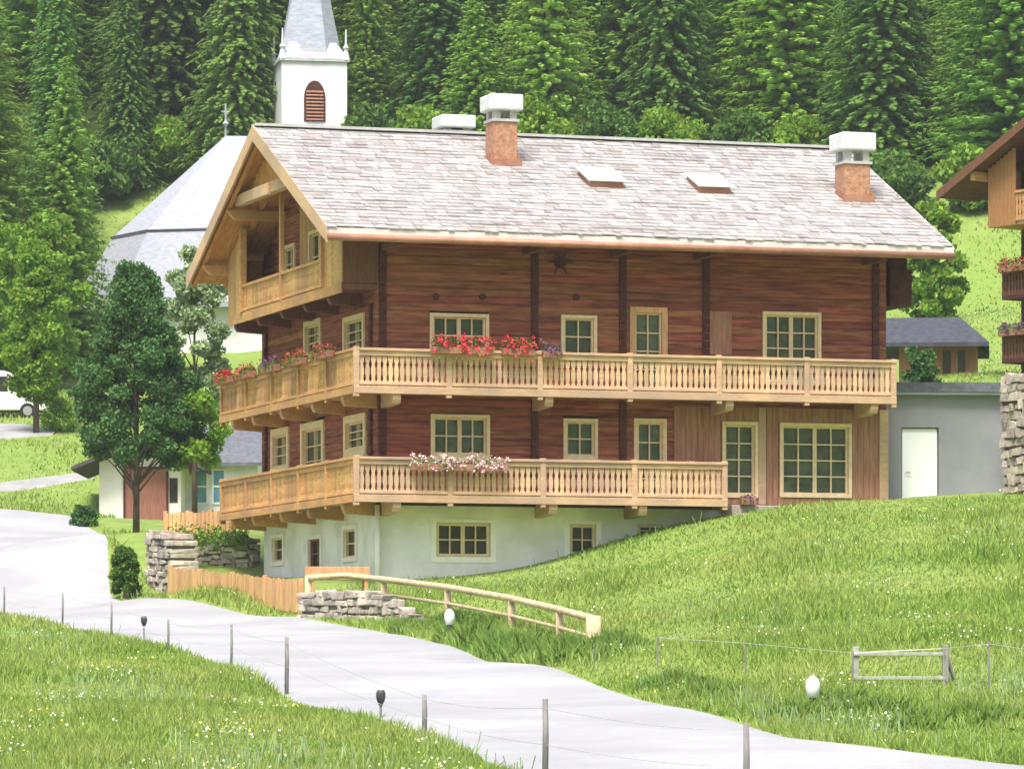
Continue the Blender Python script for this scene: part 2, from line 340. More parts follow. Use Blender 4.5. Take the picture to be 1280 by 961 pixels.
def logs(mb, f, s0, s1, z0, z1, openings, row=.2, cl=None, th=.22, cut=6.0):
    z = z0; k = 0
    while z < z1-.02:
        zt = min(z+row, z1); zm = (z+zt)/2; a, b = s0, s1
        if cl: a, b = cl(zt, s0, s1)
        segs = [(a, b)]
        for o in openings:
            if o[2] < zm < o[3]:
                ns = []
                for p, q in segs:
                    if o[1] <= p or o[0] >= q: ns.append((p, q)); continue
                    if o[0] > p: ns.append((p, o[0]))
                    if o[1] < q: ns.append((o[1], q))
                segs = ns
        for p, q in segs:
            while q-p > .05:
                e = q if q-p < cut*1.3 else p+cut*random.uniform(.7, 1.2)
                g = .022; c = .03; jit = random.uniform(-.006, .006)
                prof = [(z, -g), (z+c, jit), (zt-c, jit), (zt, -g), (zt, -th), (z, -th)]
                n = len(prof); vs = [f(p, zz, d) for zz, d in prof]+[f(e-.006, zz, d) for zz, d in prof]
                mb.add(vs, [tuple(range(n))[::-1], tuple(range(n, 2*n))]+[(i, (i+1) % n, (i+1) % n+n, i+n) for i in range(n)])
                p = e
        z = zt; k += 1
def window(f, o, cols=2, rows=2, parent=house, casing='frame', sash='frame', glass='glass', cw=.09, name='window', mull=True, off=OFF, sill=True, sashes=None, proud=.05):
    s0, s1, z0, z1 = o
    mb = MB()
    for q in [(s0, s0+cw, z0, z1), (s1-cw, s1, z0, z1), (s0+cw, s1-cw, z1-cw, z1), (s0+cw, s1-cw, z0, z0+cw)]: mbox(mb, f, *q, -.2, proud)
    win = mb.build(name, casing, parent, off, bevel=.008)
    i0, i1, j0, j1 = s0+cw, s1-cw, z0+cw, z1-cw
    sf = MB(); bw = .045; ns = sashes or (2 if (i1-i0) > .7 and name == 'window' else 1); w = (i1-i0)/ns
    for k in range(ns):
        a, b = i0+k*w+.004, i0+(k+1)*w-.004
        for q in [(a, a+bw, j0, j1), (b-bw, b, j0, j1), (a+bw, b-bw, j1-bw, j1), (a+bw, b-bw, j0, j0+bw)]: mbox(sf, f, *q, -.11, -.03)
        cc = cols if ns == 1 else max(1, cols//ns)
        for c in range(1, cc):
            x = a+bw+(b-a-2*bw)*c/cc; mbox(sf, f, x-.016, x+.016, j0+bw, j1-bw, -.1, -.04)
        for r in range(1, rows):
            z = j0+bw+(j1-j0-2*bw)*r/rows
            mbox(sf, f, a+bw, b-bw, z-.016, z+.016, -.098, -.038)
    sf.build('sash', sash, win)
    if off != (0, 0, 0):
        for v in sf.v: pass
    win.children[-1].location = (-off[0], -off[1], -off[2])
    pm = MB(); mbox(pm, f, i0-.02, i1+.02, j0-.02, j1+.02, -.16, -.12); pm.build('pane', glass, win, off)
    if sill and name == 'window':
        sm = MB(); mbox(sm, f, s0-.06, s1+.06, z0-.05, z0-.002, -.02, .12); sm.build('sill', casing, win, off, bevel=.006)
    return win

# openings
fo = dict(w1=fb(537, 611, 392, 447), w2=fb(701, 746, 394, 448), d1=fb(787, 834, 384, 494), w3=fb(953, 1026, 390, 481),
          w4=fb(538, 612, 518, 572), w5=fb(704, 747, 523, 574), d2=fb(792, 833, 523, 628), d3=fb(902, 947, 527, 622), g1=fb(974, 1064, 529, 622))
SIDEW = dict(u1=sb(381, 402, 400, 447), u2=sb(430, 456, 394, 447), m1=sb(340, 362, 535, 592), m2=sb(377, 406, 527, 625), m3=sb(431, 458, 518, 570))
top = dict(t1=(6.0, 7.6, ZS3+.1, 12.35), t2=(3.3, 4.6, ZS3+.5, 12.2), t3=(9.0, 10.3, ZS3+.5, 12.2))
# log walls
def gclip(zt, s0, s1):
    hmax = (zt-11.69+.26)/.463-.3
    return (max(s0, hmax), min(s1, 13.74-hmax)) if zt > 11.5 else (s0, s1)
mb = MB()
ZF = 4.98
logs(mb, FR, AW, AE, ZF, 12.0, list(fo.values()))
logs(mb, lambda s, z, d: (AW-d, s, z), BW+.24, BE-.24, ZF, 14.7, list(SIDEW.values())+list(top.values()), cl=gclip)
logs(mb, lambda s, z, d: (AE+d, s, z), BW+.24, BE-.24, ZF, 14.7, [], cl=gclip, cut=20)
logs(mb, lambda s, z, d: (s, BE+d, z), AW, AE, ZF, 12.0, [], cut=20)
wall = mb.build('log_wall', 'log', house, OFF)
# light cladding on the right of the middle floor
mb = MB(); a0 = front(842, BW); x = a0; cl_open = [fo['d3'], fo['g1']]
while x < AE-.02:
    e = min(x+.16, AE)
    zz = [(ZF, 7.5)]
    for o in cl_open:
        ns = []
        for p, q in zz:
            if o[0]-.03 < (x+e)/2 < o[1]+.03:
                if o[2] > p: ns.append((p, o[2]))
                if o[3] < q: ns.append((o[3], q))
            else: ns.append((p, q))
        zz = ns
    for p, q in zz: mbox(mb, FR, x+.004, e-.004, p, q, .012, .032)
    x = e
mb.build('cladding', 'clad', house, OFF)
mb = MB(); a0, a1 = front(879, BW), front(914, BW); mbox(mb, FR, a0, a1, zat(442, 9, BW), zat(388, 9, BW), .01, .045); mb.build('shutter', 'clad', house, OFF)
for (u0, u1, z0, z1) in [(1098, 1109, ZF, 7.5), (947, 956, ZF, 7.5)]:
    mb = MB(); mbox(mb, FR, front(u0, BW), front(u1, BW), z0, z1, .034, .09); mb.build('corner_board', 'wood_pale', house, OFF, bevel=.01)
# dark vertical log ends
for u in (478, 668, 778, 882, 1094):
    a = front(u, BW)
    for z0, z1 in ((ZF, 7.5), (7.8, 11.9)):
        if z0 == ZF and u > 842: continue
        mb = MB(); z = z0
        while z < z1-.1:
            mbox(mb, FR, a-.09, a+.09, z+.01, z+.19, -.02, random.uniform(.05, .09)); z += .2
        mb.build('log_end_column', 'log_dark', house, OFF)
for bb, z_, z9 in [(q, *t) for q in (1.7, 12.0) for t in ((ZF, 7.4), (7.78, 9.9))]:
    mb = MB(); z = z_
    while z < z9:
        if True: mbox(mb, GA, bb-.09, bb+.09, z+.01, z+.19, -.02, random.uniform(.05, .09))
        z += .2
    mb.build('log_end_column', 'log_dark', house, OFF)
for u in (545, 603, 720):
    a = front(u, BW); z = zat(371, a, BW); mb = MB(); mb.tube([(a, BW+.05, z), (a, BW-.035, z)], .09, 10); mb.build('air_hole', 'log_dark', house, OFF)
# ornament under the eaves
a = front(700, BW); z = zat(328, a, BW); mb = MB(); mb.tube([(a, BW, z), (a, BW-.06, z)], .16, 14)
for k in range(6):
    t = k*math.pi/3; mb.beam((a, BW-.05, z), (a+.33*math.cos(t), BW-.06, z+.33*math.sin(t)), .03, .03, (0, 1, 0))
mb.build('wall_ornament', 'log_dark', house, OFF)

window(FR, fo['w1'], 4, 2); window(FR, fo['w2'], 2, 2, sashes=1); window(FR, fo['w3'], 4, 4, sill=False)
window(FR, fo['w4'], 4, 2); window(FR, fo['w5'], 2, 2, sashes=1)
window(FR, fo['d1'], 2, 4, name='door', casing='wood_new', cw=.15); window(FR, fo['d2'], 2, 4, name='door', cw=.11)
window(FR, fo['d3'], 2, 4, name='door', cw=.09, proud=.07); window(FR, fo['g1'], 4, 4, name='window', cw=.09, sill=False, proud=.07)
for k, o in SIDEW.items(): window(GA, o, 2, 3 if k != 'm2' else 4, name='door' if k == 'm2' else 'window', cw=.2 if k[0] == 'm' else .14, sashes=1)
for k, o in top.items(): window(GA, o, 2, 3, name='door' if k == 't1' else 'window', cw=.1, sashes=2 if k == 't1' else 1, casing='frame')

# cellar storey
base_open = [fb(545, 613, 653, 696, BW+.06), fb(712, 745, 655, 694, BW+.06), fb(797, 829, 655, 671, BW+.06)]
FC = lambda s, z, d: (s, BW+.06-d, z); GC = lambda s, z, d: (AW+.06-d, s, z)
side_open = [sb(340, 356, 667, 707, AW+.06), sb(385, 403, 668, 716, AW+.06), sb(429, 447, 656, 702, AW+.06)]
def plastered(mb, f, s0, s1, z0, z1, ops, th=.35):
    ss = sorted({s0, s1, *[o[0] for o in ops], *[o[1] for o in ops]}); zs = sorted({z0, z1, *[o[2] for o in ops], *[o[3] for o in ops]})
    for i in range(len(ss)-1):
        zc = [(z0, z1)]
        for o in ops:
            if o[0]-1e-6 <= ss[i] and ss[i+1] <= o[1]+1e-6: zc = [(p, q) for p, q in ((z0, o[2]), (o[3], z1)) if q > p]
        for p, q in zc: mbox(mb, f, ss[i], ss[i+1], p, q, -th, 0)
mb = MB(); plastered(mb, FC, AW+.06, AE, 2.2, ZF, base_open); plastered(mb, GC, BW+.41, BE, 2.2, ZF, side_open)
mb.box(AE-.35, AE, BW+.41, BE, 2.2, ZF); mb.box(AW+.41, AE-.35, BE-.35, BE, 2.2, ZF)
mb.build('cellar_wall', 'plaster', house, OFF)
mb = MB(); mb.tube([(front(471, BW), BW-.06, 2.5), (front(471, BW), BW-.06, 4.84)], .07, 12); mb.build('downpipe', 'white_frame', house, OFF, smooth=True)
for i, o in enumerate(base_open):
    if i < 2:
        s0, s1, z0, z1 = o; mb = MB(); e = .14
        for q in [(s0-e, s0, z0-e, z1+.08), (s1, s1+e, z0-e, z1+.08), (s0, s1, z1, z1+.08), (s0, s1, z0-e, z0)]: mbox(mb, FC, *q, -.02, .025)
        mb.build('window_surround', 'white_frame', house, OFF)
    window(FC, o, 4 if i == 0 else 2, 2, glass='glass_dark', cw=.04, sill=False, proud=-.03, sashes=2 if i == 0 else 1)
for i, o in enumerate(side_open): window(GC, o, 1, 2, glass='glass_dark', cw=.12, casing='inn_wall', name='door' if i == 1 else 'window', sill=False, sashes=1, sash='inn_door' if i == 1 else 'frame')
# floor between cellar and the log walls
mb = MB(); mb.box(AW-.03, AE+.02, BW-.03, BE+.03, ZF-.14, ZF-.002); mb.build('sill_beam', 'log_dark', house, OFF)

# balconies
def baluster(mb, f, s, z0, z1, w, t0, t1):
    h = z1-z0
    pr = [(.5, 0), (.5, .12), (.30, .22), (.46, .36), (.46, .5), (.28, .64), (.5, .78), (.5, 1)]
    poly = [(s+x*w, z0+y*h) for x, y in pr]+[(s-x*w, z0+y*h) for x, y in pr[::-1]]
    mb.prism(poly, f, t0, t1)
def rail_run(bal, f, s0, s1, zs, zr, m, posts):
    mb = MB(); mbox(mb, f, s0, s1, zr-.07, zr, -.06, .08); mbox(mb, f, s0, s1, zr-.19, zr-.075, -.01, .03); mbox(mb, f, s0, s1, zs+.22, zs+.30, -.02, .04)
    mb.build('handrail', m, bal, OFF, bevel=.008)
    mb = MB(); n = int((s1-s0)/.15)
    for i in range(n): baluster(mb, f, s0+(i+.5)*(s1-s0)/n, zs+.19, zr-.1, .125, -.04, -.012)
    mb.build('balustrade', m, bal, OFF)
    for p in posts:
        mb = MB(); mbox(mb, f, p-.07, p+.07, zs-.08, zr+.03, -.09, .055); mb.build('post', m, bal, OFF, bevel=.01)
def balcony(zs, zr, fend, gend, brf, brg, label=None):
    mb = MB()
    # floor boards (L shaped)
    mb.box(.06, fend, .06, BW-.01, zs+.06, zs+.15); mb.box(.06, AW-.01, BW, gend, zs+.06, zs+.15)
    bal = mb.build('balcony', 'wood_pale', house, OFF)
    if label: bal['label'] = label
    FF = lambda s, z, d: (s, -d, z); GG = lambda s, z, d: (-d, s, z)
    mb = MB(); mbox(mb, FF, 0.0, fend, zs, zs+.19, -.055, 0.0); mb.build('fascia', 'wood_pale', bal, OFF, bevel=.01)
    mb = MB(); mbox(mb, GG, .06, gend, zs, zs+.19, -.055, 0.0); mb.build('fascia', 'wood_gable', bal, OFF, bevel=.01)
    FF2 = lambda s, z, d: (s, .07-d, z); GG2 = lambda s, z, d: (.07-d, s, z)
    n = round(fend/2.4); rail_run(bal, FF2, .14, fend, zs, zr, 'wood_pale', [.07]+[.07+(fend-.14)*k/n for k in range(1, n+1)])
    n = round(gend/2.7); rail_run(bal, GG2, .14, gend, zs, zr, 'wood_gable', [.07+(gend-.14)*k/n for k in range(1, n+1)])
    # end panel
    mb = MB(); mb.box(fend-.05, fend, .14, BW-.01, zs+.19, zr); mb.build('end_panel', 'wood_pale', bal, OFF)
    mb = MB(); mb.box(.14, AW-.02, gend-.05, gend, zs+.19, zr); mb.build('end_panel', 'wood_gable', bal, OFF)
    for a in brf:
        mb = MB(); mb.prism([(.12, zs-.24), (.06, zs-.12), (.06, zs+.055), (BW+.1, zs+.055), (BW+.1, zs-.30)], lambda x, y, d: (a+d, x, y), -.11, .11)
        mb.build('bracket', 'wood_pale', bal, OFF, bevel=.012)
    for b in brg:
        mb = MB(); mb.prism([(.12, zs-.24), (.06, zs-.12), (.06, zs+.055), (AW+.1, zs+.055), (AW+.1, zs-.30)], lambda x, y, d: (x, b+d, y), -.11, .11)
        mb.build('bracket', 'wood_gable', bal, OFF, bevel=.012)
    return bal
balcony(ZS2, 8.72, front(1121, 0), 13.6, [front(u, .5) for u in (490, 680, 905, 1085)], [1.35, 4.2, 7.3, 10.2, 12.4], 'upper balcony with red geraniums')
balcony(ZS1, 6.0, front(910, 0), 13.6, [front(u, .5) for u in (490, 685, 797)], [1.35, 4.6, 7.3, 10.2, 12.4], 'lower balcony with pale pink flowers')

# loggia at the top of the left gable
mb = MB(); x = 1.45
while x < 8.4:
    zz = [(ZS3+.15, rz(x)-.62)]
    for o in top.values():
        if o[0]-.05 < x+.07 < o[1]+.05: zz = [(p, q) for p, q in ((zz[0][0], o[2]), (o[3], zz[0][1])) if q > p+.02]
    for p, q in zz: mbox(mb, GA, x+.004, x+.145, p, q, .012, .032)
    x += .15
mb.build('loggia_boarding', 'wood_gable', house, OFF)
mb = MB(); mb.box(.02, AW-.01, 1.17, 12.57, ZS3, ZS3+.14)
log_ = mb.build('loggia', 'soffit_dark', house, OFF)  # slab coloured dark to paint in the shade beneath the loggia
GG = lambda s, z, d: (-d, s, z)
mb = MB(); n = 58
for i in range(n):
    s = 2.9+(11.0-2.9)*(i+.5)/n; baluster(mb, GG, s, ZS3+.16, 11.15, .125, -.04, -.012)
mb.build('balustrade', 'wood_gable', log_, OFF)
mb = MB(); mbox(mb, GG, 2.9, 11.0, 11.12, 11.2, -.07, .05); mbox(mb, GG, 2.9, 11.0, ZS3+.2, ZS3+.27, -.01, .03); mb.build('handrail', 'wood_gable', log_, OFF, bevel=.008)
mb = MB(); mbox(mb, GG, 1.17, 12.57, ZS3-.1, ZS3+.16, -.015, .03); mb.build('fascia', 'wood_gable', log_, OFF, bevel=.01)
for s0, s1 in ((1.17, 2.9), (11.0, 12.57)):
    mb = MB(); k = s0
    while k < s1-.01:
        e = min(k+.19, s1); mid = (k+e)/2
        mb.hexa([GG(k+.004, ZS3+.16, -.03), GG(e-.004, ZS3+.16, -.03), GG(e-.004, ZS3+.16, 0), GG(k+.004, ZS3+.16, 0),
                 GG(k+.004, rz(k)-.36, -.03), GG(e-.004, rz(e)-.36, -.03), GG(e-.004, rz(e)-.36, 0), GG(k+.004, rz(k)-.36, 0)]); k = e
    mb.build('side_boarding', 'wood_gable', log_, OFF)
    s = s0 if s0 < 5 else s1
    mb = MB(); mb.box(.03, AW-.01, s-.03, s, ZS3+.16, rz(s)-.36); mb.build('side_panel', 'wood_gable' if s0 > 5 else 'soffit_dark', log_, OFF)  # near panel gets the dark tone as painted shade
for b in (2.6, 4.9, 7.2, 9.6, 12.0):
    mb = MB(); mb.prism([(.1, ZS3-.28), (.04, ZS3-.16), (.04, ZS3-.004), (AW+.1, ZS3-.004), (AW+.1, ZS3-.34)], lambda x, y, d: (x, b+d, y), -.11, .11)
    mb.build('bracket', 'soffit_dark', log_, OFF, bevel=.012)  # shade under the slab is put into the bracket colour
for b in (2.9, 11.0, 6.95):
    mb = MB(); mb.box(-.09, .09, b-.09, b+.09, ZS3+.16, rz(b)-.38) if b != 6.95 else mb.box(-.06, .06, b-.06, b+.06, ZS3+.16, 13.3)
    mb.build('post', 'wood_gable', log_, OFF, bevel=.012)
mb = MB(); mb.box(-.52, -.3, 3.95, 9.8, 13.2, 13.5); mb.box(-.62, -.52, 6.1, 7.6, 13.15, 13.45); mb.build('collar_beam', 'wood_pale', house, OFF, bevel=.015)
mb = MB(); mb.box(-.28, -.24, 4.1, 9.6, 13.5, 13.58)
for i in range(17):
    s = 4.3+i*.31
    h = rz(s)-.35
    if h > 13.6: mb.box(-.27, -.24, s, s+.3, 13.5, h-.02)
mb.build('gable_boarding', 'soffit', house, OFF)
# loggia on the right gable, seen edge on
mb = MB(); mb.box(AE+.24, AE+.85, 1.5, 12.2, ZS3, ZS3+.95); mb.box(AE+.24, AE+.75, 1.6, 12.1, ZS3+.95, 12.2); mb.build('right_loggia', 'log_dark', house, OFF)

# roof
A0, A1 = -.77, 16.07; RB = 6.87; T = .16
def roofpt(a, b, d=0): return (a, b, rz(b)+d)
mb = MB()
for s in (0, 1):
    f = (lambda b: b) if s == 0 else (lambda b: 13.74-b)
    lo, hi = -.3, RB
    p = [(A0, f(lo), rz(lo)-T-.03), (A1, f(lo), rz(lo)-T-.03), (A1, f(hi), rz(hi)-T-.03), (A0, f(hi), rz(hi)-T-.03)]
    q = [(x, y, z+T) for x, y, z in p]; mb.hexa(p+q)
roof = mb.build('roof', 'verge', house, OFF)
# shingle courses: every shingle a small wedge
Vq = []
nc = 30; pitch = math.hypot(1, .463)
for s in (0, 1):
    for c in range(nc):
        b0 = -.36+(RB+.36)*c/nc; b1 = -.36+(RB+.36)*(c+1)/nc+.06
        x = A0-.05
        while x < A1+.05:
            wdt = random.uniform(.12, .42); e = min(x+wdt, A1+.05); l = random.uniform(-.03, .03); lift = random.uniform(.03, .05)
            bb0 = b0+l; z0 = 11.69+(bb0+.3)*.463; z1 = 11.69+(min(b1, RB)+.3)*.463
            k = [(x, bb0, z0+lift-.025), (e-.012, bb0, z0+lift-.025), (e-.012, bb0, z0+lift), (x, bb0, z0+lift), (x, min(b1, RB), z1+.008), (e-.012, min(b1, RB), z1+.008)]
            if s: k = [(xx, 13.74-yy, zz) for xx, yy, zz in k]
            mbv = k; Vq.append(mbv); x = e
mb = MB()
for k in Vq:
    o = len(mb.v); mb.v += k; mb.f += [(o, o+1, o+2, o+3), (o+3, o+2, o+5, o+4)]
mb.build('shingles', 'shingle', roof, OFF)
mb = MB(); mb.box(A0-.02, A1+.02, RB-.22, RB+.22, rz(RB)+.0, rz(RB)+.07); mb.build('ridge_board', 'grey_neck', roof, OFF)
for aa, m_, in ((A0-.055, 'wood_pale'), (A1+.0, 'verge')):
    for s in (0, 1):
        f = (lambda b: b) if s == 0 else (lambda b: 13.74-b)
        p = [(aa, f(-.34), rz(-.34)-.38), (aa+.05, f(-.34), rz(-.34)-.38), (aa+.05, f(RB), rz(RB)-.38), (aa, f(RB), rz(RB)-.38)]
        q = [(x, y, z+.40) for x, y, z in p]; mb = MB().hexa(p+q); mb.build('verge_board', m_, roof, OFF)
mb = MB(); mb.box(A0, A1, -.345, -.31, rz(-.3)-.24, rz(-.3)-.03); mb.build('eave_board', 'verge', roof, OFF)
mb = MB(); mb.tube([(A0-.03, -.42, rz(-.3)-.27), (A1+.03, -.42, rz(-.3)-.27)], .09, 10); mb.build('gutter', 'copper', roof, OFF, smooth=True)
# soffit boards and rafters
mb = MB(); mb2 = MB()
for s in (0, 1):
    f = (lambda b: b) if s == 0 else (lambda b: 13.74-b)
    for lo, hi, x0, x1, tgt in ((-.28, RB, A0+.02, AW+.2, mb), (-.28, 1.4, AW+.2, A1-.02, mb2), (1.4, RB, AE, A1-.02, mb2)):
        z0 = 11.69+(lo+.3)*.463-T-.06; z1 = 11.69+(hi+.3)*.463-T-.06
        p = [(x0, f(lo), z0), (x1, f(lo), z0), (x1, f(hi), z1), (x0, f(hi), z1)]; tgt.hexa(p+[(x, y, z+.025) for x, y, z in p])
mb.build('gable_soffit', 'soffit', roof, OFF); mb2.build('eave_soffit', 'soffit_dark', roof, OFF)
for s in (0, 1):
    f = (lambda b: b) if s == 0 else (lambda b: 13.74-b)
    for x in [A0+.15+k*.9 for k in range(19)]:
        if s and x > 1.2: continue
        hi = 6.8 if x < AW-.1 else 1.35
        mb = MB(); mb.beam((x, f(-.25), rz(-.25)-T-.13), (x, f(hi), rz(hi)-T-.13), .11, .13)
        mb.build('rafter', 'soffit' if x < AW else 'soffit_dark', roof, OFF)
for b in (RB, 3.6, 10.14, .9, 12.84):
    z = rz(b)-T-.32
    mb = MB(); mb.prism([(-.58, z-.02), (-.66, z+.1), (-.66, z+.12), (AW+.1, z+.12), (AW+.1, z-.14), (-.45, z-.14)], lambda x, y, d: (x, b+d, y), -.1, .1)
    mb.build('purlin_end', 'wood_gable', roof, OFF, bevel=.012)
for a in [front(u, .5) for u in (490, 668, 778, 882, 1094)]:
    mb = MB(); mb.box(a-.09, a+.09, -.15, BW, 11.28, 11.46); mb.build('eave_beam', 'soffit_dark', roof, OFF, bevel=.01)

# chimneys
def chimney(u0, u1, vbase, vneck, vcap0, vcap1, b=None, dd=.72):
    u0 = u0+11
    um = (u0+u1)/2
    if b is None:
        # ray with front roof plane
        lo, hi = -.3, 6.8
        for _ in range(50):
            b = (lo+hi)/2; a = front(um, b)
            if rz(b) > zat(vbase, a, b): hi = b
            else: lo = b
    a0, a1 = front(u0, b), front(u1, b); am = (a0+a1)/2
    zb = rz(b)-.5; zn = zat(vneck, am, b); z0 = zat(vcap1, am, b); z1 = zat(vcap0, am, b)
    mb = MB(); zr_ = zb
    mb.box(a0, a1, b, b+dd, zb, zn); c = mb.build('chimney', 'brick', house, OFF, bevel=.02)
    mb = MB(); e = .05
    mb.box(a0-.04, a1+.04, b-.04, b+dd+.04, zn, zn+.07)
    for x, y in ((a0+.02, b+.02), (a1-.2, b+.02), (a0+.02, b+dd-.2), (a1-.2, b+dd-.2)): mb.box(x, x+.18, y, y+.18, zn+.07, z0)
    mb.build('neck', 'grey_neck', c, OFF)
    mb = MB(); mb.box(a0-.12, a1+.13, b-.12, b+dd+.12, z0, z1); mb.build('cap', 'concrete_cap', c, OFF, bevel=.04)
    mb = MB()
    for sx in (0, 1):
        pass
    yb = b-.05
    mb.box(a0-.08, a1+.08, b-.12, b-.002, rz(b-.12)+.03, rz(b)+.16); mb.box(a0-.08, a0-.002, b, b+dd, rz(b)+.0, rz(b)+.3); mb.box(a1+.002, a1+.08, b, b+dd, rz(b)+.0, rz(b)+.3)
    if b < 6: mb.build('flashing', 'copper', c, OFF)
    return c
chimney(606, 647, 207, 152, 118, 138)
chimney(1045, 1088, 252, 205, 166, 188)
chimney(545, 588, 0, 166, 144, 160, b=8.6)
# skylights
for u0, u1, v0, v1 in ((731, 781, 208, 236), (868, 915, 214, 243)):
    um = (u0+u1)/2; lo, hi = -.3, 6.8
    for _ in range(50):
        b = (lo+hi)/2; a = front(um, b)
        if rz(b) > zat(v1, a, b): hi = b
        else: lo = b
    a0, a1 = front(u0+6, b), front(u1-2, b); n_ = .30; L_ = .95
    s_ = .463
    def q(a, t, h): return (a, b+t, rz(b)+t*s_+h)
    mb = MB(); mb.hexa([q(a0, 0, 0), q(a1, 0, 0), q(a1, L_, 0), q(a0, L_, 0), q(a0, 0, .22), q(a1, 0, .22), q(a1, L_, .16), q(a0, L_, .16)]); sk = mb.build('skylight', 'copper', house, OFF, bevel=.01)
    mb = MB(); mb.hexa([q(a0-.06, -.1, .225), q(a1+.06, -.1, .225), q(a1+.06, L_+.05, .165), q(a0-.06, L_+.05, .165), q(a0-.06, -.1, .27), q(a1+.06, -.1, .27), q(a1+.06, L_+.05, .21), q(a0-.06, L_+.05, .21)])
    mb.build('skylight_lid', 'concrete_cap', sk, OFF, bevel=.01)

# doorstep / footing stones right of the lower balcony
a0 = front(905, BW); mb = MB(); mb.box(a0-.1, front(1066, BW), .35, BW-.04, 4.55, 4.93); mb.box(a0+.0, a0+.5, .0, .45, 4.3, 4.7); mb.build('doorstep', 'stone', house, OFF, bevel=.03)

# ------------------------------------------------------------------ plants
def quads(c, ax, ay):   # centre arrays with half axes -> verts
    return np.stack([c-ax-ay, c+ax-ay, c+ax+ay, c-ax+ay], 1).reshape(-1, 3)
def rdir(n):
    v = rng.normal(size=(n, 3)); return v/np.linalg.norm(v, axis=1)[:, None]
def leafcloud(c, size, asp=.6, flat=0.0):
    n = len(c); d1 = rdir(n); d1[:, 2] *= (1-flat); d1 /= np.linalg.norm(d1, axis=1)[:, None]
    d2 = np.cross(d1, rdir(n)); d2 /= np.linalg.norm(d2, axis=1)[:, None]
    s = size*rng.uniform(.6, 1.3, n)[:, None]
    return np.stack([c-d1*s, c+d2*s*asp, c+d1*s, c-d2*s*asp], 1).reshape(-1, 3)
def blob_pts(n, centers, radii, shell=.55):
    centers = np.array(centers, float); radii = np.array(radii, float)
    w = radii[:, 0]*radii[:, 2]; k = rng.choice(len(centers), n, p=w/w.sum())
    d = rdir(n); r = (shell+(1-shell)*rng.random(n))[:, None]
    return centers[k]+d*radii[k]*r
def crown_mesh(name, n, size, env, nb, br, asp=.6):
    """env(t)->radius of the crown at height fraction; nb clumps"""
    cs = []; rs = []
    for i in range(nb):
        t = random.random(); th = random.uniform(0, 2*math.pi); e = env(t); rr = e*math.sqrt(random.uniform(.25, 1))
        q = br*random.uniform(.6, 1.25)
        cs.append((rr*math.cos(th), rr*math.sin(th), t)); rs.append((q, q, q*.75))
    return cs, rs
def conifer(name, h, r, m_droop, n_wh, per, size, seed, sparse=1.0):
    rg = np.random.default_rng(seed); C = []; AX = []; AY = []
    for i in range(n_wh):
        t = (i+rg.uniform(-.3, .3))/n_wh; t = min(max(t, 0), 1); z = h*(.06+.93*t)
        Rr = r*(1-t)**.85*rg.uniform(.8, 1.1)+.12
        nb = max(4, int(per*(1-t*.6)))
        ph0 = rg.uniform(0, 6.28)
        for k in range(nb):
            th = ph0+6.28*k/nb+rg.uniform(-.25, .25); L = Rr*rg.uniform(.65, 1.12)
            if rg.random() > sparse: continue
            d = np.array([math.cos(th), math.sin(th), 0]); nn = max(2, int(L/(size*.62)))
            for j in range(nn):
                f = (j+rg.uniform(.2, 1))/nn; zz = z+L*(.12*f-m_droop*f*f)+(.10*L*max(0, f-.75))
                c = np.array([0, 0, zz])+d*L*f+rg.normal(size=3)*size*.22
                wd = size*(1.15-.55*f)
                side = np.array([-d[1], d[0], 0])*wd*rg.uniform(.6, 1.1)+np.array([0, 0, rg.uniform(-.25, .25)*wd])
                al = (d+np.array([0, 0, -m_droop*1.4*f+rg.uniform(-.3, .3)]))*size*.62
                C.append(c); AX.append(al); AY.append(side)
                if rg.random() < .75:
                    C.append(c+np.array([0, 0, -size*.3])); AX.append(side*.8); AY.append(np.array([rg.uniform(-.15, .15), rg.uniform(-.15, .15), -1])*size*.42)
    C = np.array(C); AX = np.array(AX); AY = np.array(AY)
    V = np.stack([C-AX, C-AY*.9+AX*.1, C+AX, C+AY*.9-AX*.1], 1).reshape(-1, 3)
    return npmesh(name, V, 4)
def trunk_mesh(h, r):
    mb = MB(); mb.tube([(0, 0, -.8), (0, 0, h*.3), (.05, .02, h*.7), (0, 0, h*.97)], [r*1.15, r*.85, r*.45, .03], 8)
    me = bpy.data.meshes.new('trunk'); me.from_pydata(mb.v, [], mb.f); me.update(); return me
kinds = []
for i in range(4):
    h = [19, 21, 17, 22][i]; kinds.append(('spruce', conifer('spruce_crown', h, 2.9+.25*i, .42, 76, 20, .26, 10+i), trunk_mesh(h, .24), h, 'spruce'))
for i in range(4):
    h = [18, 20, 16, 19][i]; kinds.append(('larch', conifer('larch_crown', h, 3.5+.25*i, .22, 68, 20, .25, 30+i, .95), trunk_mesh(h, .22), h, 'larch'))
WSEE = set()
def place_tree(k, x, y, s, label, group, name, mt=None):
    kd, cm, tm, h, mm = kinds[k]
    z = H(x, y)-.2
    o = thing(name, (x, y, z), random.uniform(0, 6.28), label, 'tree', group); o.scale = (s*random.uniform(.85, 1.2),)*2+(s,); o.rotation_euler = (random.uniform(-.03, .03), random.uniform(-.03, .03), o.rotation_euler.z)
    c = bpy.data.objects.new('crown', cm); COL.objects.link(c); c.parent = o
    if not cm.materials: cm.materials.append(M[mt or mm])
    t = bpy.data.objects.new('trunk', tm); COL.objects.link(t); t.parent = o
    if not tm.materials: tm.materials.append(M['trunk'])
    return o
def at(u, Y): return (u-CX)/F*Y
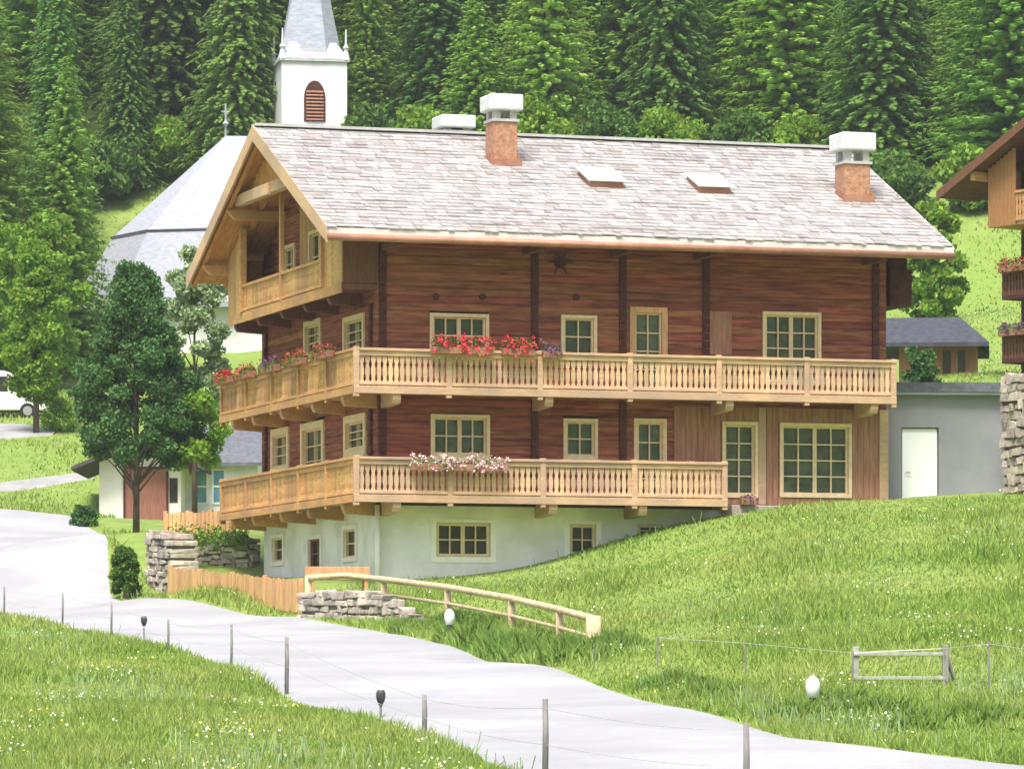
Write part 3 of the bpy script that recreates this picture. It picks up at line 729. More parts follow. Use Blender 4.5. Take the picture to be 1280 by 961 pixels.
# forest rows, jittered grid
spots = []
Y = 206
while Y < 296:
    half = 640/F*Y+4; x = -half+random.uniform(0, 3)
    while x < half:
        xx = x+random.uniform(-1.2, 1.2); yy = Y+random.uniform(-1.8, 1.8); u = CX+xx/yy*F
        ok = True
        if 80 < u < 470 and yy < 242.5: ok = False
        if 470 <= u < 1090 and yy < 236: ok = False
        if u >= 1090 and yy < 229: ok = False
        if u < 80 and yy < 214: ok = False
        if ok: spots.append((xx, yy, u))
        x += 5.2
    Y += 5.4
rows_of = {}
for (x, y, u) in spots:
    # larches in the bright groups of the photograph, spruces in the dark bands
    p = .36
    if 650 < u < 900: p = .9
    if 940 < u < 1080: p = .8
    if 600 < u < 650 or 900 < u < 940 or 1080 < u < 1140: p = .55
    if 60 < u < 140: p = .6
    if 1140 < u: p = .6
    if 430 < u < 600: p = .5
    if 180 < u < 430: p = .35
    lar = random.random() < p
    k = random.randrange(4)+(4 if lar else 0)
    hz = [i[3] for i in kinds][k]
    s = random.uniform(.7, 1.3)
    LM = ['at the left edge of the forest', 'above the round yellow green tree', 'up the slope left of the church roof', 'behind the top of the church roof', 'behind the bell tower', 'just right of the bell tower',
          'above the low rear chimney', 'right of the tall middle chimney', 'above the left skylight', 'above the space between the skylights', 'above the roof right of the skylights', 'behind the right chimney', 'above the right roof corner', 'above the neighbouring chalet', 'at the right edge of the forest']
    ci = int(max(0, min(14, (u+40)/95))); rk = rows_of.setdefault(ci, []); rk.append(y)
    ORD = ['first', 'second', 'third', 'fourth', 'fifth', 'sixth', 'seventh', 'eighth', 'ninth', 'tenth', 'eleventh', 'twelfth', 'thirteenth', 'fourteenth', 'fifteenth', 'sixteenth', 'seventeenth', 'eighteenth', 'nineteenth', 'twentieth', 'twenty first', 'twenty second', 'twenty third', 'twenty fourth']
    nth = ORD[min(len(rk)-1, 23)]
    if lar: lab = 'bright green larch, %s row uphill, %s' % (nth, LM[ci]); nm = 'larch_tree'; gr = 'larches in the hillside forest'
    else: lab = 'dark green spruce, %s row uphill, %s' % (nth, LM[ci]); nm = 'spruce_tree'; gr = 'spruces in the hillside forest'
    place_tree(k, x, y, s, lab, gr, nm)
# lower bright trees in front of the forest edge
def broadleaf(name, base_pt, h, rx, clumps, leaf, n, m, label, cat='tree', trunk_h=.35, tr=.12, group=None, env=None, seed=1, lean=(0, 0), cr=None):
    random.seed(seed)
    x, y, z = base_pt
    o = thing(name, (x, y, z-.05), 0, label, cat, group)
    env = env or (lambda t: math.sin(math.pi*min(1, .12+t*.86))**.6)
    cs = []; rs = []; mb = MB(); ch = h*(1-trunk_h)
    for i in range(clumps):
        t = (i+random.random())/clumps; th = i*2.4+random.uniform(-.4, .4); e = env(t)*rx; rr = e*math.sqrt(random.uniform(.15, .9)); q = (cr or rx*.34)*random.uniform(.65, 1.2)
        c = (rr*math.cos(th)+lean[0]*t, rr*math.sin(th)+lean[1]*t, h*trunk_h+ch*t*.93); cs.append(c); rs.append((q, q, q*.75))
        if tr > 0 and i % 2 == 0:
            z0 = max(.1, c[2]-rr*.9-.2); z0 = min(z0, h*.85)
            mb.tube([(0, 0, z0), (c[0]*.5, c[1]*.5, (z0+c[2])/2+.1), c], [tr*.35, tr*.25, .012], 5)
    P_ = blob_pts(n, cs, rs, .35)
    me = npmesh('crown', leafcloud(P_, leaf), 4)
    if tr > 0:
        link('crown', me, m, o)
        mb.tube([(0, 0, -.3), (.02, 0, h*.3), (0, .02, h*.6), (lean[0]*.8, lean[1]*.8, h*.9)], [tr*1.2, tr*.85, tr*.5, .02], 8)
        mb.build('trunk', 'trunk', o, smooth=True)
    else:
        link('foliage', me, m, o)
        for k in range(5): mb.tube([(0, 0, -.1), (random.uniform(-.3, .3)*rx, random.uniform(-.3, .3)*rx, h*.6)], [.03, .01], 5)
        mb.build('stem', 'trunk', o)
    return o
# main dark maple by the house
ax, ay = at(170, 150), 150
broadleaf('maple_tree', (ax, ay, H(ax, ay)), (HY-318)/F*150-H(ax, ay), 2.15, 110, .07, 52000, 'maple', 'dark green broadleaf tree left of the farmhouse, in front of the church roof', trunk_h=.31, tr=.105, seed=3,
          env=lambda t: (1.0 if t < .3 else 1-.85*(t-.3)/.7) * (.8+.2*min(t*5, 1)), cr=.5)
ax, ay = at(243, 156), 156
broadleaf('young_tree', (ax, ay, H(ax, ay)), (HY-300)/F*156-H(ax, ay), 1.35, 26, .10, 9000, 'willow', 'pale silvery green tree touching the left eave of the farmhouse', trunk_h=.4, tr=.09, seed=5, cr=.5)
ax, ay = at(238, 150), 150
broadleaf('bright_shrub', (ax, ay, (HY-530)/F*150-1.5), 2.6, 1.2, 12, .10, 3500, 'lime', 'bright green shrub between the dark maple and the gable balcony', 'shrub', trunk_h=.1, tr=0, seed=6, cr=.5)
ax, ay = at(45, 192), 192
broadleaf('lime_tree', (ax, ay, H(ax, ay)), (HY-298)/F*192-H(ax, ay), 1.25, 44, .10, 20000, 'lime', 'bright yellow green round tree at the left edge of the picture', trunk_h=.2, tr=.12, seed=8, cr=.62)
ax, ay = at(85, 215), 215
HT = [(-25, 205, 230, 2.2, 'lime', 'yellow green tree at the far left, against the forest'), (150, 244, 215, 2.0, 'shrub', 'green tree above the left slope of the church roof'),
      (1165, 205, 245, 1.5, 'lime', 'small bright green tree on the slope right of the right chimney'), (1215, 222, 215, 1.6, 'lime', 'small bright green tree on the slope beside the neighbouring chalet'),
      (62, 216, 255, 1.7, 'lime', 'mid green tree above the round yellow green tree'), (1120, 224, 195, 1.8, 'shrub', 'green tree just behind the right end of the ridge'),
      (110, 244, 240, 2.2, 'lime', 'leafy tree left of the church roof, halfway up the slope'), (128, 243, 225, 1.9, 'shrub', 'leafy tree touching the left edge of the church roof'), (205, 245, 170, 2.2, 'lime', 'light green tree behind the upper left edge of the church roof'),
      (250, 246, 150, 1.8, 'shrub', 'leafy tree directly left of the cross on the church roof'), (462, 238, 125, 1.9, 'shrub', 'leafy tree just right of the bell tower'),
      (520, 236, 128, 2.0, 'lime', 'light green leafy tree left of the low rear chimney'), (680, 236, 120, 2.2, 'lime', 'light green leafy tree right of the tall middle chimney'),
      (750, 235, 130, 2.0, 'shrub', 'leafy tree behind the ridge above the left skylight'), (830, 235, 135, 2.1, 'lime', 'light green leafy tree behind the ridge above the right skylight'),
      (930, 235, 140, 2.1, 'shrub', 'leafy tree behind the ridge right of the right skylight'), (1000, 234, 145, 2.0, 'lime', 'light green leafy tree left of the right chimney'), (15, 212, 270, 1.6, 'lime', 'leafy tree close behind the round yellow green tree')]
for i, (u, Y_, vt, wd, m_, lab) in enumerate(HT):
    ax = at(u, Y_); broadleaf('hillside_tree', (ax, Y_, H(ax, Y_)), max(3, (HY-vt)/F*Y_-H(ax, Y_)), wd, 26, .15, 8000, m_, lab, trunk_h=.1, tr=.12, seed=20+i, cr=wd*.42)
# shrubs
def shrub(u, v, wd, hh, m, lab, n=2500, leaf=.06, seed=1, Yf=None, nm='shrub', cat='shrub'):
    p = ray(u, v) if Yf is None else (at(u, Yf), Yf, H(at(u, Yf), Yf))
    return broadleaf(nm, p, hh, wd, 26, leaf, n, m, lab, cat, trunk_h=.12, tr=0, seed=seed, cr=wd*.36, env=lambda t: .8-.35*t)
shrub(157, 748, .5, 1.5, 'shrub', 'upright green shrub at the road corner beside the stone pillar', 7000, .045, seed=2)
shrub(105, 657, .6, .7, 'maple', 'low dark shrub on the far side of the paved square', seed=3)
shrub(1152, 480, .7, 1.7, 'maple', 'dark green bush behind the flat roof of the grey garage', 3000, .07, seed=4, Yf=147)
shrub(75, 540, 1.0, 1.5, 'lime', 'bright green bush below the round yellow green tree', seed=5)
shrub(150, 640, .35, 1.4, 'shrub', 'slender green bush in front of the cream building', 1200, seed=6)
bank = [(505, 806, .6, .6), (545, 818, .65, .7), (590, 824, .7, .85), (632, 836, .7, .9), (672, 842, .65, .9), (708, 842, .5, .9), (765, 830, .45, .75), (620, 800, .5, .6), (570, 795, .5, .6)]
blab = ['leafy grass tuft on the bank beside the end of the low stone wall', 'leafy grass tuft on the bank right below the white lantern', 'leafy grass tuft on the bank right of the white lantern', 'leafy grass tuft at the middle of the bank under the log railing', 'bushy grass tuft on the bank under the lower half of the log railing',
        'tall leafy grass tuft just left of the end post of the log railing', 'leafy grass tuft just right of the end post of the log railing', 'small grass tuft close under the middle of the log railing', 'small grass tuft close behind the white lantern']
def tuft(u, v, wd, hh, lab, n, m='bank_grass'):
    p = ray(u, v); o = thing('grass_tuft', (p[0], p[1], p[2]), 0, lab, 'grass tuft')
    q = rng.normal(size=(n, 2))*np.array([wd*.6, wd*.6]); q = q[~inpoly(p[0]+q[:, 0], p[1]+q[:, 1], ROADPOLY)]; n = len(q); z = Hs(p[0]+q[:, 0], p[1]+q[:, 1])-p[2]; f = np.exp(-(q**2).sum(1)/(wd*wd))
    h = hh*rng.uniform(.35, 1, n)*(.35+.65*f); th = rng.uniform(0, 6.28, n); w_ = rng.uniform(.008, .018, n)
    b_ = np.stack([q[:, 0], q[:, 1], z-.02], 1); s_ = np.stack([np.cos(th)*w_, np.sin(th)*w_*.5, 0*w_], 1); le = rng.normal(size=(n, 2))*.3*h[:, None]
    t_ = b_+np.stack([le[:, 0], le[:, 1], h], 1); m_ = b_+np.stack([le[:, 0]*.3, le[:, 1]*.3, h*.6], 1)
    V = np.stack([b_-s_, b_+s_, m_+s_*.9, t_, m_-s_*.9], 1).reshape(-1, 3)
    link('blades', npmesh('blades', V, 5), m, o)
    c = m_[(rng.random(n) < .15)]; link('leaves', npmesh('leaves', leafcloud(c, .045), 4), 'shrub', o)
for i, (u, v, wd, hh) in enumerate(bank): tuft(u, v-14, wd*1.3, hh*.75, blab[i], 2600)
for i, (u, v) in enumerate([(1000, 905), (1050, 890), (1095, 900), (1165, 915), (1215, 905), (840, 865), (890, 880)]):
    tuft(u, v-4, .6, .42, ['weed clump just below the white lantern in the meadow', 'weed clump left of the small wooden hurdle', 'weed clump under the left half of the small wooden hurdle', 'weed clump below the right post of the small hurdle', 'weed clump at the road edge right of the small hurdle', 'weed clump on the road bank right of the log railing', 'weed clump on the road bank left of the meadow lantern'][i], 1300)

# grass: one mass of blades, flowers mixed in
def grassfield():
    N = 640000
    y = 1/rng.uniform(1/262, 1/53, N)            # denser near the camera
    x = rng.uniform(-.118, .118, N)*y
    jx = rng.normal(size=N)*.09+.12*np.sin(y*2.3)+.1*np.sin(y*.9); keep = ~inpoly(x+jx, y, ROADPOLY)
    for q in DR: keep &= ~inpoly(x, y, q)
    # keep off the terrace, house and garage
    ca, sa = math.cos(PH), math.sin(PH); dx = x-C0[0]; dy = y-C0[1]; a = dx*ca+dy*sa; b = -dx*sa+dy*ca
    keep &= ~((a > -1.9) & (b > 1.0) & (b < 30) & (a < 15)); keep &= ~((a > .6) & (a < 1.6) & (b > .8) & (b < 14))
    keep &= ~((a > 14.3) & (b > 1.0) & (b < 8) & (y > 118) & (x < 14)); keep &= ~((y > 160) & (x > -14.5) & (x < 15)); keep &= ~((y > 120) & (y < 136) & (x > 9.5) & (x < 14))
    x = x[keep]; y = y[keep]; n = len(x); z = Hs(x, y)
    tall = .5+.9*np.clip(np.sin(x*.9+y*.23)*np.sin(y*.31-x*.4)+rng.normal(size=n)*.35, -.4, 1)
    tall = np.where((b[keep] > -7) & (a[keep] > 3), tall*.5, tall)
    h = np.clip(y/110, 1, 2.2)*.11*tall*rng.uniform(.7, 1.7, n)+.04
    wd = rng.uniform(.010, .022, n)*np.clip(y/75, .8, 3.6); th = rng.uniform(0, 6.28, n); le = rng.normal(size=(n, 2))*.45*h[:, None]
    p = np.stack([x, y, z-.01], 1); s = np.stack([np.cos(th)*wd, np.sin(th)*wd*.4, np.zeros(n)], 1); t = p+np.stack([le[:, 0], le[:, 1], h], 1)
    me = npmesh('grass', np.stack([p-s, p+s, t], 1).reshape(-1, 3), 3); o = link('grass', me, 'grass')
    tag(o, 'green meadow grass covering the slope and the verge', 'grass', kind='stuff')
    wt = np.clip(np.sin(x*1.3+y*.4)*np.sin(y*.37-x*.8)+.15, .02, 1)**2; k = rng.choice(n, 2800, replace=False, p=wt/wt.sum())
    for nm, m, sl, lab in (('meadow_flowers', 'white_petal', k[:2100], 'white flower heads scattered in the meadow grass'), ('yellow_flowers', 'yellow', k[2100:], 'yellow flower heads scattered in the meadow grass')):
        c = t[sl]+np.array([0, 0, .02]); tag(link(nm, npmesh(nm, leafcloud(c, .02, .9, .6), 4), m), lab, 'flowers', kind='stuff')
    k = rng.choice(n, 9000, replace=False); k = k[(np.sin(x[k]*.9+1)*np.sin(y[k]*.23+x[k]*.5)+rng.normal(size=9000)*.5 > .6)]
    c = np.stack([x[k], y[k], z[k]], 1); hh = rng.uniform(.15, .36, len(k))
    t2 = c+np.stack([rng.normal(size=len(k))*.05, rng.normal(size=len(k))*.05, hh], 1); s2 = np.array([.004, 0, 0])
    tag(link('seed_stalks', npmesh('seed_stalks', np.stack([c-s2, c+s2, t2+s2*1.8, t2-s2*1.8], 1).reshape(-1, 3), 4), 'willow'), 'pale seed stalks standing above the meadow grass', 'grass', kind='stuff')
grassfield()

# ------------------------------------------------------------------ flower boxes on the balconies
def flowerbox(p, rz_, L, m, h, lab, group, box=True, fol='shrub', dens=1.0):
    o = thing('flower_box', p, rz_, lab, 'flower box', group)
    MB().box(-L/2, L/2, -.1, .1, 0, .17).build('planter', 'copper', o, bevel=.01)
    n = int(380*L); c = np.stack([rng.uniform(-L/2, L/2, n), rng.normal(size=n)*.09, .12+rng.random(n)*h], 1); c[:, 2] -= np.abs(c[:, 1])*.8
    link('foliage', npmesh('foliage', leafcloud(c, .035), 4), fol, o)
    n = int(260*L*dens); c = np.stack([rng.uniform(-L/2, L/2, n), rng.normal(size=n)*.12-.05, .14+rng.random(n)**.7*(h+.05)], 1); c[:, 2] -= np.abs(c[:, 1])*.9
    # blossoms gather in heads
    hd = c[::6]; c = np.repeat(hd, 7, 0)+rng.normal(size=(len(hd)*7, 3))*.028
    link('blossoms', npmesh('blossoms', leafcloud(c, .03, .9), 4), m, o)
    return o
def hw(a, b, z): x, y = h2w(a, b); return (x, y, z)
for u, lab in ((560, 'red geranium box on the upper front rail, below the left half of the wide window'), (596, 'red geranium box on the upper front rail, below the right half of the wide window'), (648, 'red geranium box on the upper front rail, right of the wide window')):
    flowerbox(hw(front(u, -.12), -.12, 8.60), PH, .85, 'red', .34, lab, 'red geranium boxes on the front rail', dens=1.3)
flowerbox(hw(front(690, -.12), -.12, 8.55), PH, .5, 'purple', .26, 'dark purple flower box on the upper front rail left of the small window', None)
for i, b in enumerate((2.6, 5.2, 7.8, 10.4, 12.6)):
    flowerbox(hw(-.12, b, 8.6), PH+R(90), 1.6, ['orange', 'orange', 'purple', 'orange', 'red'][i], .2, ['rust red flower box on the gable rail nearest the house corner', 'rust red flower box on the gable rail, second from the house corner', 'purple flower box in the middle of the gable rail', 'rust red flower box on the gable rail, second from the far end', 'bright red flower box at the far left end of the gable rail'][i], 'flower boxes on the gable rail')
for u, lab in ((537, 'pale pink flower box on the lower rail, left end of its row'), (575, 'pale pink flower box on the lower rail, under the wide middle window'), (613, 'pale pink flower box on the lower rail, right end of its row')):
    flowerbox(hw(front(u, -.12), -.12, 5.66), PH, .95, 'pink', .26, lab, 'pale pink flower boxes on the lower rail', fol='willow')
flowerbox(hw(front(850, .6), .6, 5.75), PH, .9, 'pink', .15, 'pinkish flower box on the lower balcony right of the narrow door', None)
flowerbox(hw(front(940, -.0)+0, .3, 4.93), PH, .4, 'purple', .12, 'small dark red flower box on the doorstep by the glazed door', None, dens=.6)

# ------------------------------------------------------------------ stone walls, fences, railing
def stone_wall(name, p0, p1, z0a, z0b, z1a, z1b, th, lab, cat='stone wall', rh=.17):
    p0 = Vector((p0[0], p0[1], 0)); p1 = Vector((p1[0], p1[1], 0)); d = (p1-p0); L = d.length; ang = math.atan2(d.y, d.x)
    o = thing(name, (p0.x, p0.y, z0a), ang, lab, cat)
    mc = MB(); mc.hexa([(.08, .07, -.3), (L-.08, .07, z0b-z0a-.3), (L-.08, th-.07, z0b-z0a-.3), (.08, th-.07, -.3), (.08, .07, z1a-z0a-.12), (L-.08, .07, z1b-z0a-.12), (L-.08, th-.07, z1b-z0a-.12), (.08, th-.07, z1a-z0a-.12)]); mc.build('core', 'mortar', o)
    mb = MB(); x = 0
    hmax = max(z1a-z0a, z1b-z0b)
    rows = int(hmax/rh)+1
    for r in range(-1, rows):
        x = -random.uniform(0, .15)
        while x < L:
            w_ = random.uniform(.16, .55); t = min(max((x+w_/2)/L, 0), 1); zb_ = (z0b-z0a)*t; zt_ = (z1a*(1-t)+z1b*t)-z0a
            zz = zb_+r*rh+random.uniform(-.02, .02); hh = rh*random.uniform(.6, 1.15)
            if zz+hh*.6 < zt_ and x+w_ > 0:
                j = lambda s=.05: random.uniform(-s, s)
                xa, xb = max(x, 0)+.008, min(x+w_, L)-.008; f0 = random.uniform(-.06, .02)
                if xb-xa > .05:
                    c = [(xa+j(), f0+j(.015), zz+j()*.5), (xb+j(), f0+j(.015), zz+j()*.5), (xb, th-f0, zz), (xa, th-f0, zz), (xa+j(), f0+.01+j(.02), zz+hh+j()), (xb+j(), f0+.01+j(.02), zz+hh+j()), (xb, th-f0, zz+hh), (xa, th-f0, zz+hh)]
                    mb.hexa(c)
            x += w_
    mb.build('stones', 'stone', o, bevel=.025)
    return o
a = P(372, 782, 110.5); b = P(478, 786, 107.5)
stone_wall('stone_wall', a, b, a[2], b[2], P(0, 737, 110.5)[2], P(0, 742, 107.5)[2], .4, 'low dry stone wall between the board fence and the green bank')
a = P(478, 786, 107.5); b = P(518, 786, 105)
stone_wall('stone_wall', a, b, a[2], b[2], P(0, 745, 107.5)[2], P(0, 776, 105)[2], .35, 'short end of stone wall sinking into the green bank under the log railing')
a = P(182, 745, 128.5); b = P(213, 748, 126.5)
stone_wall('stone_pillar', a, b, a[2]-.1, b[2]-.1, P(0, 664, 128.5)[2], P(0, 672, 126.5)[2], .8, 'tall rough stone pillar at the road corner beside the upright shrub', 'stone pillar')
a = P(213, 735, 130.5); b = P(316, 722, 129.5)
stone_wall('stone_wall', a, b, a[2]-.2, b[2]-.2, P(0, 672, 130.5)[2], P(0, 668, 129.5)[2], .5, 'grey stone retaining wall behind the board fence, left of the cellar')
# ivy on the retaining wall
ax = at(262, 129.6); ob = thing('wall_creeper', (ax, 129.5, P(0, 672, 129.5)[2]-.3), 0, 'yellow green creeper hanging over the top of the stone retaining wall', 'plant')
c = np.stack([rng.uniform(-1.15, 1.1, 1500), rng.normal(size=1500)*.18, .3+rng.normal(size=1500)*.16], 1); link('foliage', npmesh('foliage', leafcloud(c, .05), 4), 'lime', ob)
mb = MB()
mb.tube([(-1.1+k*.2, .05*math.sin(k*2), .34+.05*math.cos(k*3)) for k in range(12)], .014, 5)
mb.build('stem', 'trunk', ob)

def board_fence(p0, p1, h, lab, m='wood_new', bw=.15, name='board_fence', posts=4):
    d = Vector((p1[0]-p0[0], p1[1]-p0[1], 0)); L = d.length; dz = p1[2]-p0[2]; ang = math.atan2(d.y, d.x)
    o = thing(name, p0, ang, lab, 'fence'); mb = MB(); x = 0
    while x < L-.03:
        e = min(x+bw, L); t = (x+e)/2/L; zb_ = dz*t; q_ = (H(p0[0]+d.x*t, p0[1]+d.y*t)-p0[2]) if name == 'board_fence' else zb_; low = min(zb_, q_)+.0; j = random.uniform(-.015, .015)
        y_ = random.uniform(-.006, .006); mb.box(x+.008, e-.008, y_, y_+.025, low+.03, zb_+h+j*2); x = e
    mb.build('board_panel', m, o)
    for zz in (.18, h-.17):
        q = MB(); q.hexa([(0, .027, zz), (L, .027, dz+zz), (L, .08, dz+zz), (0, .08, zz), (0, .027, zz+.09), (L, .027, dz+zz+.09), (L, .08, dz+zz+.09), (0, .08, zz+.09)]); q.build('rail', m, o)
    for k in range(posts+1):
        x = L*k/posts; q = MB(); q.box(x-.06, x+.06, .03, .15, dz*k/posts-.3, dz*k/posts+h+.05); q.build('post', m, o, bevel=.01)
    return o
a = ray(209, 753); b = ray(371, 776)
a = (a[0], a[1], a[2]); 
pa_ = P(209, 751, 125); pb_ = P(371, 771, 112.2)
pa_ = (pa_[0], pa_[1], max(pa_[2], H(pa_[0], pa_[1]))); pb_ = (pb_[0], pb_[1], max(pb_[2], H(pb_[0], pb_[1])))
board_fence(pa_, pb_, .80, 'low fence of upright orange brown boards at the road, in front of the cellar')
pa_ = P(206, 668, 131.5); pb_ = P(290, 666, 131)
board_fence(pa_, pb_, .62, 'pinkish wooden fence on top of the stone retaining wall', 'wood_new', .12, 'terrace_fence', 3)
mb = MB()
# gate posts next to stone wall
# log railing
rp = [P(385, 722, 112.0), P(430, 719, 112.5), P(480, 724, 111.0), P(560, 734, 104.0), P(640, 748, 97.5), P(700, 762, 93.0), P(742, 773, 90.0)]
o = thing('log_railing', (rp[3][0], rp[3][1], H(rp[3][0], rp[3][1])), 0, 'peeled log handrail running down the bank to the road', 'railing')
off = tuple(o.location)
mb = MB(); mb.tube(rp, .075, 8); mb.build('handrail', 'rail_wood', o, off, smooth=True)
lr = [(x, y, z-.36) for x, y, z in rp[2:]]
mb = MB(); mb.tube(lr, .04, 8); mb.build('lower_rail', 'rail_wood', o, off, smooth=True)
for i, q in enumerate([rp[0], rp[2], rp[3], rp[4], rp[5], rp[6]]):
    zg = H(q[0], q[1]); mb = MB(); mb.tube([(q[0], q[1]+.1, min(zg, q[2]-.7)-.2), (q[0], q[1]+.1, q[2]+.06)], 0.085 if i < 5 else .15, 9); mb.build('post', 'rail_wood', o, off, smooth=True)
# terrace planks: pale wooden bench level by the cellar
tb = P(392, 728, 113.2)
o = thing('garden_bench', (tb[0]+.6, 113.4, H(tb[0]+.6, 113.4)), PH*.5, 'pale wooden bench on the terrace in front of the cellar wall', 'bench')
zt = P(0, 722, 113.4)[2]-o.location.z
MB().box(-.8, .8, -.2, .22, zt-.05, zt).build('seat', 'wood_new', o, bevel=.01)
MB().box(-.8, .8, .2, .24, zt+.02, zt+.28).build('backrest', 'wood_new', o, bevel=.01)
for x in (-.65, .65):
    for y in (-.14, .2): MB().box(x-.04, x+.04, y-.03, y+.03, -.05, zt-.05).build('leg', 'wood_new', o)

# roadside wire fence
o = None; wires = []
fp = [(5, 769, 36), (78, 781, 40), (139, 793, 42), (210, 818, 44), (289, 833, 53), (358, 869, 73), (530, 926, 58), (681, 985, 112), (932, 1010, 112)]
pts = []
for u, v, h in fp:
    if v < 930: p = ray(u, v)
    else:
        Yp = {681: 53.5, 932: 50}[u]; p = (at(u, Yp), Yp, H(at(u, Yp), Yp))
    top_v = {681: 873, 932: 903}.get(u)
    hh = h/F*p[1] if top_v is None else (HY-top_v)/F*p[1]-p[2]
    pts.append((p, max(hh, .5)))
o = thing('wire_fence', pts[0][0], 0, 'thin grey stakes with wire along the near side of the road', 'fence'); off = tuple(pts[0][0])
for (p, hh) in pts:
    mb = MB(); r_ = .026+.012*(p[1] < 80)
    mb.tube([(p[0], p[1], p[2]-.2), (p[0]+.01, p[1], p[2]+hh*.6), (p[0]+.005, p[1], p[2]+hh)], [r_, r_*.95, r_*.85], 7); mb.build('post', 'post', o, off, smooth=True)
for fr in (.9, .5):
    mb = MB(); L_ = []
    for (p, hh), (q, h2) in zip(pts[:-1], pts[1:]):
        for k in range(6):
            t = k/6; L_.append((p[0]*(1-t)+q[0]*t, p[1]*(1-t)+q[1]*t, (p[2]+hh*fr)*(1-t)+(q[2]+h2*fr)*t-.05*math.sin(math.pi*t)))
    mb.tube(L_, .0035, 4); mb.build('wire', 'wire', o, off)
# meadow wire fence
pts = []
for u, v, h in [(822, 835, 40), (932, 842, 40), (1066, 862, 48), (1180, 858, 50), (1236, 862, 60), (1330, 870, 55)]:
    p = ray(u, v); pts.append((p, h/F*p[1]))
o = thing('meadow_fence', pts[0][0], 0, 'thin wire strung on short stakes across the lower meadow', 'fence'); off = tuple(pts[0][0])
for p, hh in pts:
    MB().tube([(p[0], p[1], p[2]-.2), (p[0], p[1], p[2]+hh)], .018, 6).build('post', 'post', o, off)
mb = MB(); mb.tube([(p[0], p[1], p[2]+hh*.95) for p, hh in pts], .005, 4); mb.build('wire', 'wire', o, off)
# hurdle
a = ray(1070, 858); b = (at(1180, a[1]+.6), a[1]+.6); b = (b[0], b[1], H(*b)); z0 = (HY-858)/F*a[1]
o = thing('wooden_hurdle', a, 0, 'small weathered wooden hurdle with two pale rails in the meadow grass', 'hurdle'); px = F/a[1]; w_ = 112/px
for zz in (38/px, 8/px): MB().box(-.05, w_, -.03, .0, zz, zz+4.5/px).build('rail', 'old_wood', o, bevel=.01)
for x, hh, m_ in ((0, 50/px, 'old_wood'), (w_, 52/px, 'post')):
    MB().box(x-.05, x+.05, .002, .09, -.2, hh).build('post', m_, o, bevel=.01)
MB().beam((w_, .05, .5), (w_+.25, .3, -.1), .05, .05).build('brace', 'post', o)

# lanterns / markers
def lantern(u, v, wpx, hpx, lab, m, post=.25):
    p = ray(u, v); px = F/p[1]; r_ = wpx/px/2; h_ = hpx/px
    o = thing('marker_lantern', p, 0, lab, 'lantern'); mb = MB(); mb.tube([(0, 0, -.1), (0, 0, h_*.5)], .02, 8); mb.build('post', 'post', o)
    prof = [(.35, .0), (.75, .1), (1, .45), (1, .7), (.8, .9), (.3, 1.0)]; hh = wpx*1.5/px; zb_ = h_-hh
    MB().tube([(0, 0, zb_+hh*t) for r, t in prof], [r_*r for r, t in prof], 14).build('lamp_head', m, o, smooth=True)
    MB().tube([(0, 0, h_-hh*.06), (0, 0, h_+hh*.02), (0, 0, h_+hh*.08)], [r_*.62, r_*.5, r_*.12], 12).build('cap', 'grey_neck', o); MB().tube([(0, 0, zb_-hh*.12), (0, 0, zb_+hh*.08)], r_*.5, 12).build('collar', 'dark_metal', o)
lantern(1016, 892, 18, 46, 'round white lantern on a short stake in the lower meadow', 'lantern')
lantern(562, 804, 13, 42, 'small white lantern on the green bank below the log railing', 'lantern')
lantern(476, 899, 12, 38, 'small dark capped marker at the grass edge of the road, centre left', 'dark_metal')
lantern(180, 800, 8, 31, 'small dark capped marker at the grass edge of the road, far left', 'dark_metal')

# ------------------------------------------------------------------ garage on the right
gz = P(0, 632, 122)[2]-.3; Yg = 122.5; gx0 = at(1112, Yg); gx1 = at(1258, Yg)
gar = thing('garage', (gx0, Yg, gz), R(4), 'flat roofed grey garage with a white door right of the farmhouse', 'garage'); GLn = gx1-gx0; gh = P(0, 494, Yg)[2]-gz
d0 = at(1127, Yg)-gx0; d1 = at(1174, Yg)-gx0; dt = P(0, 534, Yg)[2]-gz
mb = MB(); mb.box(-.3, d0, 0, 5, 0, gh); mb.box(d1, GLn, 0, 5, 0, gh); mb.box(d0, d1, 0, .3, dt, gh); mb.box(d0, d1, .14, .3, 0, dt); mb.build('wall', 'garage', gar)
mb = MB(); mb.box(-.35, GLn+.15, -.25, 5.2, gh+.002, gh+.30); r0 = mb.build('roof', 'garage_roof', gar, bevel=.02)
mb = MB(); mb.box(-.36, GLn+.16, -.28, -.252, gh+.08, gh+.33); mb.build('roof_edge', 'slate', r0)
mb = MB(); mb.box(d0+.03, d1-.03, .08, .138, 0, dt-.03); dr = mb.build('door', 'door_white', gar, bevel=.01)
MB().tube([(d0+.12, .06, 1.2), (d0+.12, .02, 1.2), (d0+.24, .02, 1.2)], .012, 6).build('handle', 'dark_metal', dr)
a = P(1251, 620, 121.5); b = P(1310, 612, 119.5)
stone_wall('stone_wall', a, b, a[2]-.2, b[2]-.2, P(0, 474, 121.5)[2], P(0, 455, 119.5)[2], .5, 'tall wall of pale boulders at the right edge, beside the garage', rh=.24)

